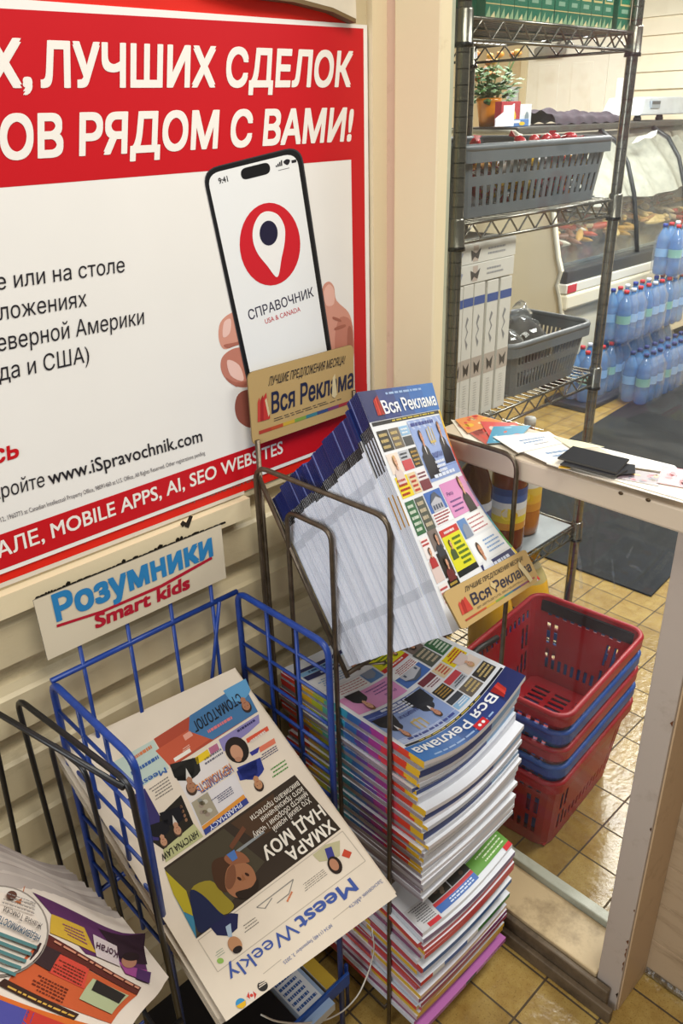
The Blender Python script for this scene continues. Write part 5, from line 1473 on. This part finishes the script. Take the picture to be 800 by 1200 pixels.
# white boxed calendars on the third shelf
def white_box(a, b, label, vert=True, band=True):
    t = MB(); t.box(a, b, '#dcd9d0')
    m = t
    x0_, y0_, z0_ = a; x1_, y1_, z1_ = b
    sf = plane_surf((x0_, y0_, z1_), (x1_, y0_, z1_), (x0_, y0_, z0_)); s = Sheet(sf, t, 1, .0004)
    if vert:
        s.rect(0, .09, 1, .15, '#4a5f9c', 1); s.rect(0, .53, 1, .68, '#b9aca0', 1); s.poly([(.2, .56), (.5, .60), (.8, .56), (.7, .66), (.5, .63), (.3, .66)], '#3f3a38', 2, False)
        s.poly([(.45, .22), (.6, .24), (.4, .29), (.6, .33), (.35, .38), (.6, .42), (.5, .46), (.3, .38), (.5, .33), (.3, .28)], '#8a8a8c', 1, False); s.lines([(.3, .72), (.7, .72), (.7, .95), (.3, .95)], 12, '#b0aca8', 1, False, .3)
    else:
        s.rect(.28, .1, .36, .9, '#c4b4a8', 1); s.poly([(.24, .3), (.32, .5), (.40, .25), (.36, .8), (.3, .65), (.26, .85)], '#55504e', 2, False); s.lines([(.52, .25), (.85, .25), (.85, .75), (.52, .75)], 2, '#9a9a9e', 1, False, .4); s.poly([(.05, .3), (.12, .4), (.08, .8), (.03, .6)], '#9aa0b4', 1, False)
    return tag(t.build('flat_carton', mat='gloss_print', bevel=.001), label, 'box', 'white cartons on the third shelf')
YB0 = SHY0 + .014
for i, (xa, xb, yt) in enumerate(((532, 540.3, 338), (540.8, 552, 335), (553, 565, 332), (567.8, 580, 329), (582.5, 595, 325.5))):
    a = at_y(xa, 400, YB0).x; b = at_y(xb, 400, YB0).x; zt_ = at_y((xa + xb) / 2, yt, YB0).z
    white_box((a, YB0, TOPOF(2)), (b, YB0 + .26, zt_), ['first upright white carton with blue band, against the left post', 'second upright white carton with blue band from the left post', 'third upright white carton with blue band, before the first dark gap', 'fourth upright white carton with blue band, between the two dark gaps', 'fifth upright white carton with blue band, beside the grey basket'][i])
zz = at_y(560, 333, YB0).z + .004
z1_ = at_y(560, 306, YB0).z
zz = max(zz, at_y(588, 325, YB0).z + .0015)
white_box((at_y(534, 310, YB0).x, YB0, zz), (at_y(602, 310, YB0).x, YB0 + .22, zz + .038), 'lower white carton lying flat on the upright ones', False)
white_box((at_y(535, 290, YB0).x, YB0 + .002, zz + .039), (at_y(605, 290, YB0).x, YB0 + .22, zz + .078), 'upper white carton lying flat, topmost under the second shelf', False)
# smaller grey basket with bags
basket('storage_basket', 'smaller grey slotted basket holding dark plastic bags beside the white cartons', 'basket', 1.690, 1.13, TOPOF(2), .170, .108, .128, .86, radians(-2), '#66696a', None, None, False)
def bag(c, rad, label, seed):
    random.seed(seed)
    t = thing('plastic_bag', label, 'bag', (c[0], c[1], c[2] - rad[2]), 'dark bags in the grey basket')
    m = MB(); m.ell(c, rad, '#3a342c', nu=18, nv=12, jit=.05); m.build('contents', t, 'cloth')
    m = MB(); m.ell(c, tuple(r * 1.1 for r in rad), '#ffffff', nu=16, nv=10, jit=.09)
    top = Vector(c) + V(-.01, 0, rad[2] * 1.02)
    m.ell(top + V(0, 0, .012), (.03, .022, .028), '#ffffff', nu=9, nv=6, jit=.35); m.build('wrapper', t, 'clear_wrap')
bag((1.60, 1.115, TOPOF(2) + .088), (.052, .062, .056), 'left dark bag in clear wrapping in the smaller grey basket', 3)
bag((1.715, 1.13, TOPOF(2) + .088), (.055, .062, .058), 'right dark bag in clear wrapping in the smaller grey basket', 5)
random.seed(11)
m = MB()
P_ = [(1.60, 1.30, TOPOF(2)), (1.69, 1.30, TOPOF(2)), (1.69, 1.34, TOPOF(2)), (1.60, 1.34, TOPOF(2)), (1.60, 1.315, TOPOF(2) + .17), (1.69, 1.315, TOPOF(2) + .17), (1.69, 1.325, TOPOF(2) + .17), (1.60, 1.325, TOPOF(2) + .17)]
m.hexa(P_, ['#c9a93a', '#c9a93a', '#b0a088', '#c9a93a', '#8a8a40', '#c9a93a']); tag(m.build('packet', mat='gloss_print', bevel=.003), 'yellow and beige packet behind the smaller grey basket', 'packet')

# bottles on the low shelf
def big_bottle(x, y, z, liquid, label_cols, cap, label, r=.047, h=.335):
    t = thing('drink_bottle', label, 'bottle', (x, y, z), 'big drink bottles on the low shelf')
    m = MB(); m.lathe([(r * .55, 0), (r * .95, .006), (r, .03), (r, .075), (r * .97, .08), (r * .97, .19), (r, .195), (r * .98, .225), (r * .75, .265), (r * .4, .29), (.013, .305), (.013, .318)], (x, y, z), 20, liquid); m.build('body', t, 'juice')
    m = MB()
    n = len(label_cols); pr = [(r * 1.012, lerp(.078, .195, k_ / n)) for k_ in range(n + 1)]
    m.lathe(pr, (x, y, z), 24, label_cols, capb=False, capt=False)
    # fruit roundel on the label, towards the entrance
    a0 = atan2(-y, -x)
    for (da, zc, rr, c) in ((0, .125, .017, '#e8d04a'), (.35, .12, .012, '#d9b02c')):
        pts = []
        for k_ in range(14):
            th_ = 2 * pi * k_ / 14; aa = a0 + da + rr * cos(th_) / r
            pts.append((x + r * 1.02 * cos(aa), y + r * 1.02 * sin(aa), z + zc + rr * sin(th_)))
        m.poly(pts, c)
    m.build('label', t, 'gloss_print')
    m = MB(); m.lathe([(.0155, .312), (.0155, .332), (.013, .335)], (x, y, z), 16, cap); m.build('cap', t, 'plastic')
zl = TOPOF(1) + .0035
big_bottle(1.49, 1.085, zl, '#3a1d14', ['#c9cdd4', '#2f4f90', '#24407f', '#24407f', '#a9b0c0'], '#d9d6cc', 'dark cola-coloured bottle with a blue label, left on the low shelf')
big_bottle(1.625, 1.07, zl, '#6a2a1c', ['#c98a3a', '#d9c23a', '#d9cfb8', '#d9dce2', '#3a5a9c', '#24407f'], '#d9d6cc', 'bottle with a lemon on its blue and white label, middle of the low shelf')
big_bottle(1.745, 1.10, zl, '#b06a2a', ['#c98a34', '#d9a83a', '#d9b84a', '#dcdad0', '#3f6aa8'], '#e8e6de', 'amber iced-tea bottle with a yellow label, right on the low shelf')
# clear jug behind
t = thing('water_jug', 'clear square-shouldered jug with white cap on the low shelf behind the amber bottle', 'jug', (1.755, 1.28, zl))
m = MB(); m.lathe([(.05, 0), (.062, .01), (.062, .2), (.058, .26), (.02, .36), (.018, .385)], (1.755, 1.28, zl), 8, '#d5dcdf'); m.build('body', t, 'clear_plastic')
m = MB(); m.lathe([(.024, .38), (.024, .415), (.02, .418)], (1.755, 1.28, zl), 16, '#e8e6de'); m.build('cap', t, 'plastic')
t = thing('yellow_jug', 'yellow liquid jug with dark base label on the bottom shelf under the juice bottles', 'jug', (1.70, 1.10, TOPOF(0)))
zj = TOPOF(0)
m = MB(); m.lathe([(.045, 0), (.063, .01), (.064, .16), (.062, .18), (.05, .235), (.03, .275), (.02, .29), (.02, .30)], (1.77, 1.075, zj), 20, ['#2a3a6a', '#2a3a6a', '#f2b81a', '#f2b81a', '#c9b878', '#d0c49a', '#d0c49a']); m.build('body', t, 'juice')
m = MB(); m.lathe([(.024, .298), (.024, .322), (.02, .325)], (1.77, 1.075, zj), 16, '#d9a92c'); m.build('cap', t, 'plastic')
t = thing('yellow_jug', 'second yellow jug on the bottom shelf, further left behind the leaning pile', 'jug', (1.58, 1.08, TOPOF(0)))
m = MB(); m.lathe([(.045, 0), (.063, .01), (.064, .18), (.05, .235), (.03, .275), (.02, .29), (.02, .30)], (1.60, 1.08, zj), 20, '#e8ae18'); m.build('body', t, 'juice')
m = MB(); m.lathe([(.024, .298), (.024, .322), (.02, .325)], (1.60, 1.08, zj), 16, '#d9a92c'); m.build('cap', t, 'plastic')

# ================================================================== FURTHER INTO THE SHOP
# floor mat
p0, p1, p2 = at_z(762.6, 700, 0), at_z(676, 668, 0), at_z(806, 655, 0)
ex = (p2 - p0).normalized(); ey = (p1 - p0).normalized()
m = MB()
A_ = p0; B_ = p0 + ex * 2.6; C_ = B_ + ey * 1.0; D_ = p0 + ey * 1.0
h = V(0, 0, .008)
m.hexa([A_, B_, C_, D_, A_ + h, B_ + h, C_ + h, D_ + h], '#ffffff')
r1 = V(0, 0, .0085)
tag(m.build('floor_mat', mat='mat_rubber', bevel=.003), 'large black rubber floor mat on the shop tiles', 'mat')

# glass-fronted deli case
DX, DX1, DY = 4.40, 6.75, 2.62
case = thing('deli_case', 'long cream deli display case with curved glass front full of smoked food', 'counter', (5.5, 3.0, 0))
prof = [(DY + .12, 0.0), (DY + .12, .10), (DY + .02, .22), (DY - .02, .45), (DY + .02, .62), (DY + .05, .70), (DY + .03, .78), (DY + .06, .86), (DY + .16, 1.28), (DY + .26, 1.45), (DY + .42, 1.545), (DY + 1.0, 1.555), (DY + 1.0, 0.0)]
for X in (DX, DX1 - .04):
    m = MB(); k = len(prof)
    m.poly([(X, y, z) for y, z in prof], '#d8d0b4'); m.poly([(X + .04, y, z) for y, z in reversed(prof)], '#d8d0b4')
    for i in range(k):
        a, b = prof[i], prof[(i + 1) % k]; m.poly([(X, a[0], a[1]), (X + .04, a[0], a[1]), (X + .04, b[0], b[1]), (X, b[0], b[1])][::-1], '#d8d0b4')
    m.build('end_panel', case, 'case_cream')
m = MB(); m.tube([(DX - .004, y, z) for y, z in prof[2:12]], .012, 6, '#a9a596'); m.build('end_trim', case, 'plastic')
m = MB(); m.box((DX + .04, DY + .14, 0), (DX1 - .04, DY + .2, .12), '#1d1d1f'); m.build('kick_plate', case, 'plastic')
m = MB(); m.box((DX + .04, DY + .03, .12), (DX1 - .04, DY + .9, .55), '#cfc8ae'); m.build('lower_front', case, 'case_cream')
m = MB(); m.box((DX + .02, DY - .02, .55), (DX1 - .02, DY + .1, .645), '#c4bca0'); m.build('bumper', case, 'case_cream', bevel=.015)
m = MB(); m.box((DX + .02, DY - .01, .648), (DX1 - .02, DY + .1, .705), '#e4e1d6'); m.build('price_rail', case, 'gloss_print', bevel=.006)
m = MB(); m.box((DX + .03, DY - .014, .652), (DX + .13, DY - .0105, .70), '#c9303a'); m.build('red_tag', case, 'gloss_print', bevel=.002)
m = MB(); m.box((DX + .03, DY + .0, .705), (DX1 - .03, DY + .1, .782), '#33373b'); m.build('glass_rail', case, 'plastic', bevel=.008)
m = MB(); m.box((DX + .04, DY + .1, .55), (DX1 - .04, DY + .95, .79), '#9aa4a8'); m.build('display_deck', case, 'chrome')
m = MB(); m.box((DX + .04, DY + .9, .79), (DX1 - .04, DY + .95, 1.5), '#b9bfc0'); m.build('back_wall', case, 'plastic')
gp = [(DY + .045, .782), (DY + .075, .95), (DY + .12, 1.15), (DY + .19, 1.33), (DY + .29, 1.46), (DY + .42, 1.53)]
m = MB()
for a, b in zip(gp, gp[1:]): m.poly([(DX + .04, a[0], a[1]), (DX1 - .04, a[0], a[1]), (DX1 - .04, b[0], b[1]), (DX + .04, b[0], b[1])], '#ffffff', True)
m.build('curved_glass', case, 'case_glass')
for X in (5.36, 6.1):
    m = MB(); m.tube([(X, y - .006, z) for y, z in gp], .016, 6, '#2a2d30'); m.build('glass_divider', case, 'plastic')
m = MB(); m.box((DX + .0, DY + .40, 1.53), (DX1, DY + 1.0, 1.57), '#3a3836'); m.build('top_board', case, 'plastic', bevel=.01)
# pale folded sheet that imitates reflections on the curved glass
m = MB()
m.grid(lambda a, b: V(lerp(DX + .3, DX1 - .1, a), DY + .17 + .30 * b + .02 * sin(a * 34), 1.14 + .36 * b ** .8 - .05 * sin(a * 9) ** 2 - .03 * a * sin(a * 21)), 60, 8, '#c9c6b8')
tag(m.build('reflection_sheet', mat='cloth'), 'pale folded sheet imitating reflections on the curved deli case glass', 'reflection_sheet')
# trays of food
FOOD = ['#a8743a', '#c99a4a', '#8a5a34', '#d9b878', '#b8452c', '#7a4a34', '#c9b08a', '#5a5040', '#9aa08a', '#d0c8b8']
protos = []
for c in FOOD:
    m = MB(); m.ell((0, 0, .02), (.10, .024, .02), c, nu=9, nv=7, jit=.12); protos.append((m.build('smoked_fish', mat='food', base=(0, 0, 0)), c))
usedf = set()
for k_ in range(190):
    o, c = random.choice(protos)
    x = random.uniform(DX + .12, DX1 - .15); yy = random.uniform(DY + .16, DY + .8)
    if .9 < x - DX < 1.7: o, c = random.choice([protos[1], protos[3], protos[0], protos[1]])
    if o.name in usedf: o = o.copy(); COL.objects.link(o)
    else: usedf.add(o.name)
    o.location = (x, yy, .80 + (yy - DY) * .42 + random.uniform(0, .03)); o.rotation_euler = (.35, random.uniform(-.3, .3), random.uniform(-.9, .9) + (1.57 if random.random() < .4 else 0)); s_ = random.uniform(.7, 1.15); o.scale = (s_, s_, s_)
    tag(o, 'piece of smoked food heaped behind the deli case glass', 'food', 'smoked food in the deli case')
m = MB(); m.hexa([(DX + .05, DY + .12, .792), (DX1 - .05, DY + .12, .792), (DX1 - .05, DY + .88, .79), (DX + .05, DY + .88, .79), (DX + .05, DY + .12, .80), (DX1 - .05, DY + .12, .80), (DX1 - .05, DY + .88, 1.10), (DX + .05, DY + .88, 1.10)], '#c4ccd0')
tag(m.build('display_tray', mat='chrome'), 'sloping steel tray under the smoked food in the deli case', 'tray')
# bits on top of the case
cz = 1.572
def on_top(px, py, yy): return at_y(px, py, yy)
# potted plant
pc = at_x(571, 152, 4.56)
pot = thing('potted_plant', 'leafy plant with orange flowers in an orange foil pot on the deli case', 'plant', (pc.x, pc.y, cz))
rp = .075
m = MB(); m.lathe([(rp * .7, 0), (rp * .78, .03), (rp * 1.0, .14), (rp * 1.08, .16), (rp * .98, .158)], tuple(pc.xy) + (cz,), 14, '#d9851c'); m.build('pot', pot, 'shiny_plastic')
m = MB(); fl = MB()
for k_ in range(170):
    a = random.uniform(0, 2 * pi); rr = random.uniform(.02, .20); hh = random.uniform(.13, .32)
    c = V(pc.x + rr * cos(a), pc.y + rr * sin(a), cz + hh)
    d = V(cos(a + random.uniform(-.6, .6)), sin(a + random.uniform(-.6, .6)), random.uniform(-.5, .5)).normalized(); sd = d.cross(V(0, 0, 1)).normalized() * .024; L_ = .07
    g = random.choice(['#3f6a34', '#4f7a3c', '#33562c', '#5f8a4a'])
    m.raw([c - d * L_ / 2, c + sd, c + d * L_ / 2, c - sd, c + V(0, 0, .012)], [(0, 1, 4), (1, 2, 4), (2, 3, 4), (3, 0, 4)], g)
for k_ in range(14):
    a = random.uniform(0, 2 * pi); rr = random.uniform(.03, .17)
    b0 = V(pc.x + rr * .3 * cos(a), pc.y + rr * .3 * sin(a), cz + .15); b1 = V(pc.x + rr * cos(a), pc.y + rr * sin(a), cz + random.uniform(.26, .42))
    m.tube([b0, b1], .004, 5, '#5f7a3c'); fl.ell(b1, (.024, .024, .018), random.choice(['#e0952c', '#e8b04a', '#d9802c']), nu=7, nv=5, jit=.2)
m.build('foliage', pot, 'leaf'); fl.build('flowers', pot, 'leaf')
# cloths, packets, scale
m = MB(); g0 = at_y(634, 160, DY + .55); g1 = at_y(722, 152, DY + .55)
m.grid(lambda a, b: V(lerp(g0.x, g1.x, a), DY + .45 + .3 * b, cz + .002 + .095 * sin(pi * clamp(b * 1.02)) ** .5 * (1 - .45 * a) * .85 + .010 * sin(a * 17) * sin(pi * b) + .008 * sin(b * 20) + .006 * sin(a * 41 + b * 9)), 60, 30, '#4f4850')
m.box((g0.x, DY + .46, cz), (g1.x, DY + .74, cz + .004), '#4a454c')
tag(m.build('folded_cloth', mat='cloth'), 'grey-violet folded cloth lying on top of the deli case', 'cloth')
for (xa, xb, yt, c, lab) in ((591, 613, 128, '#a8303c', 'red and white packet on the deli case right of the plant pot'), (612, 626, 131, '#cfd4da', 'white packet with picture on the deli case beside the grey cloth'), (593, 614, 146, '#4a76b0', 'blue packet with yellow flower in front of the red one on the deli case')):
    a = at_y(xa, 152, DY + .5); b = at_y(xb, 152, DY + .5); zt_ = cz + max(.04, (153 - yt) * .0055)
    m = MB(); yo = DY + (.47 if c == '#4a76b0' else .53)
    m.box((a.x, yo, cz), (b.x, yo + .05, zt_), c); s = Sheet(plane_surf((a.x, yo, zt_), (b.x, yo, zt_), (a.x, yo, cz)), m, 1, .001)
    s.rect(.1, .15, .5, .5, '#e4e0dc', 1); s.ellipse((.6, .6), .16, .25, '#d9b02c' if c != '#cfd4da' else '#7a8a94', 2, False)
    tag(m.build('packet', mat='gloss_print', bevel=.004), lab, 'packet')
m = MB(); a = at_y(597, 145, DY + .42); m.grid(lambda u, v: V(a.x - .10 + .14 * u, DY + .45 - .03 * u, cz + .005 + .12 * v * (.35 + .65 * u)), 4, 4, '#dfe4ea'); m.grid(lambda u, v: V(a.x - .10 + .14 * (1 - u), DY + .454 - .03 * (1 - u), cz + .005 + .12 * v * (.35 + .65 * (1 - u))), 4, 4, '#dfe4ea')
tag(m.build('paper_sheet', mat='gloss_print'), 'white paper leaning against the orange plant pot', 'paper')
s0 = at_y(748, 137, DY + .5)
sc_ = thing('shop_scale', 'pale grey electronic shop scale standing on the deli case', 'scale', (s0.x + .2, DY + .62, cz))
m = MB(); x0_ = s0.x - .02; ya, yb = DY + .48, DY + .8
m.hexa([(x0_, ya, cz + .035), (x0_ + .72, ya, cz + .035), (x0_ + .72, yb, cz + .035), (x0_, yb, cz + .035), (x0_ + .10, ya + .03, cz + .155), (x0_ + .72, ya + .03, cz + .155), (x0_ + .72, yb, cz + .155), (x0_ + .10, yb, cz + .155)], '#cdd4da'); m.build('body', sc_, 'plastic', bevel=.012)
m = MB(); m.box((x0_ - .0 + .16, ya + .0, cz + .08), (x0_ + .29, ya + .015, cz + .13), '#9aa6b0'); m.box((x0_ + .165, ya - .002, cz + .105), (x0_ + .285, ya + .0, cz + .125), '#4f565c'); m.build('display', sc_, 'plastic')
for (fx) in (.08, .42):
    m = MB(); m.lathe([(.025, 0), (.03, .012), (.02, .036)], (x0_ + fx, ya + .06, cz), 10, '#2a2a2c'); m.build('foot', sc_, 'plastic')
m = MB(); m.box((x0_ + .14, yb - .08, cz + .155), (x0_ + .32, yb - .03, cz + .285), '#e0e2e4'); m.build('display_head', sc_, 'plastic', bevel=.008)
m = MB(); m.box((x0_ + .17, yb - .084, cz + .20), (x0_ + .265, yb - .0805, cz + .265), '#6f7a76'); m.build('screen', sc_, 'plastic')
# scrap of white film stuck to the glass front
m = MB(); w0 = [at_plane(x, y, V(5, DY + .19, 1.33), V(0, -.8, .55)) for x, y in [(735, 172), (742, 164), (752, 162), (758, 158), (765, 156), (763, 162), (757, 166), (750, 165), (742, 170)]]
w0 = [p + V(0, -.03, .02) for p in w0]
m.poly(w0, '#f2f2ee'); m.poly([p + V(0, .002, 0) for p in w0[::-1]], '#f2f2ee'); tag(m.build('film_scrap', mat='gloss_print'), 'torn scrap of white film stuck on the curved deli glass', 'film')
# notices on the wall left of the door
m = MB(); n0, n1 = at_x(594, 102, BX - .025), at_x(606, 130, BX - .025)
m.box((BX - .026, n1.y, n1.z), (BX - .0215, n0.y, n0.z), '#dfe6ee'); s = Sheet(plane_surf((BX - .0265, n0.y, n0.z), (BX - .0265, n1.y, n0.z), (BX - .0265, n0.y, n1.z)), m, 1, .001); s.lines([(.1, .1), (.9, .1), (.9, .9), (.1, .9)], 8, '#8fa4c0', 1, False, .4)
tag(m.build('notice', mat='gloss_print'), 'pale blue printed notice on the far wall left of the door', 'notice')
# green sheet-metal leaves: another cabinet end left of the case
m = MB(); m.box((DX - .42, DY + .62, 0), (DX - .06, DY + 1.2, 1.50), '#b9ad8a')
tag(m.build('cabinet', mat='case_cream', bevel=.02), 'plain beige cabinet standing left of the deli case', 'cabinet')

# ---- water bottle packs
def water_pack(loc, nx_, ny_, label, capcol='#2a3f9a', capmix=('#2a3f9a',), bh=.315, rb=.044):
    x, y, z = loc
    t = thing('water_pack', label, 'water pack', loc, 'shrink-wrapped water packs on the floor')
    for i in range(nx_):
        for j in range(ny_):
            cx, cy = x + rb + i * 2 * rb, y + rb + j * 2 * rb
            m = MB(); m.lathe([(rb * .7, 0), (rb * .96, .012), (rb * .96, .08), (rb * .90, .09), (rb * .96, .10), (rb * .96, .19), (rb * .90, .2), (rb * .94, .21), (rb * .85, .235), (rb * .4, .275), (.013, .288), (.013, .298)], (cx, cy, z), 12, '#74b4f0'); o = m.build('bottle', t, 'clear_plastic')
            m = MB(); m.lathe([(rb * .965, .115), (rb * .965, .165)], (cx, cy, z), 12, '#8fc0f0' if (i + j) % 5 else '#86c0b4', capb=False, capt=False); m2 = m.build('bottle_label', o, 'gloss_print')
            m = MB(); m.lathe([(.016, .295), (.016, .313), (.013, .315)], (cx, cy, z), 10, capmix[(i * 3 + j) % len(capmix)]); m.build('bottle_cap', o, 'plastic')
    m = MB(); W, D = nx_ * 2 * rb, ny_ * 2 * rb
    e_ = .003
    rings = [rrect(x + W / 2, y + D / 2, W / 2 + e_, D / 2 + e_, .03, 4, 3, 3), rrect(x + W / 2, y + D / 2, W / 2 + e_, D / 2 + e_, .03, 4, 3, 3), rrect(x + W / 2, y + D / 2, W / 2 - .025, D / 2 - .02, .03, 4, 3, 3)]
    zs = [z + .002, z + .22, z + .285]; k = len(rings[0])
    vs = [(px, py, zz) for rg, zz in zip(rings, zs) for px, py, _ in rg]
    fs = [(a * k + i, a * k + (i + 1) % k, (a + 1) * k + (i + 1) % k, (a + 1) * k + i) for a in range(2) for i in range(k)]
    m.raw([Vector(v) + V(random.uniform(-.003, .003), random.uniform(-.003, .003), 0) for v in vs], fs, '#ffffff', True)
    m.build('shrink_wrap', t, 'clear_wrap')
    return t
F0 = at_z(757, 480, .009)
fy = F0.y
water_pack((4.58, 2.10, .009), 3, 2, 'front water pack with dark blue caps standing at the corner of the black mat', capmix=('#2a3572',))
water_pack((4.86, 2.10, .009), 3, 2, 'second front water pack, next one to the right on the mat edge', capmix=('#2a3572',))
water_pack((5.14, 2.10, .009), 3, 2, 'third front water pack at the right border of the picture', capmix=('#2a3572',))
# dark pallet tray with packs behind
m = MB(); m.box((4.26, 2.30, .0), (5.5, 2.60, .035), '#34323a'); tag(m.build('pallet_tray', mat='plastic', bevel=.01), 'dark plastic pallet tray under the rear water packs', 'tray')
mixc = ('#c9303a', '#2a3f9a', '#c9303a', '#dfe4ee')
water_pack((4.32, 2.345, .036), 3, 2, 'rear left water pack on the dark pallet tray, partly behind the right post', capmix=mixc)
water_pack((4.60, 2.345, .036), 3, 2, 'rear water pack hidden low behind the front packs', capmix=mixc)
water_pack((4.88, 2.345, .036), 3, 2, 'rear right water pack on the pallet tray below the upper layer', capmix=mixc)
water_pack((4.62, 2.30, .355), 3, 2, 'upper water pack with red and blue caps lying on the rear row', capmix=mixc)
water_pack((4.90, 2.30, .355), 3, 2, 'second upper water pack on the rear row, right of the first upper one', capmix=mixc)
water_pack((5.18, 2.345, .036), 3, 2, 'rear water pack furthest right on the pallet tray', capmix=mixc)
water_pack((5.18, 2.30, .355), 3, 2, 'third upper water pack, under the topmost one', capmix=mixc)
water_pack((5.20, 2.30, .675), 3, 2, 'topmost water pack at the right border, in front of the deli case', capmix=mixc)
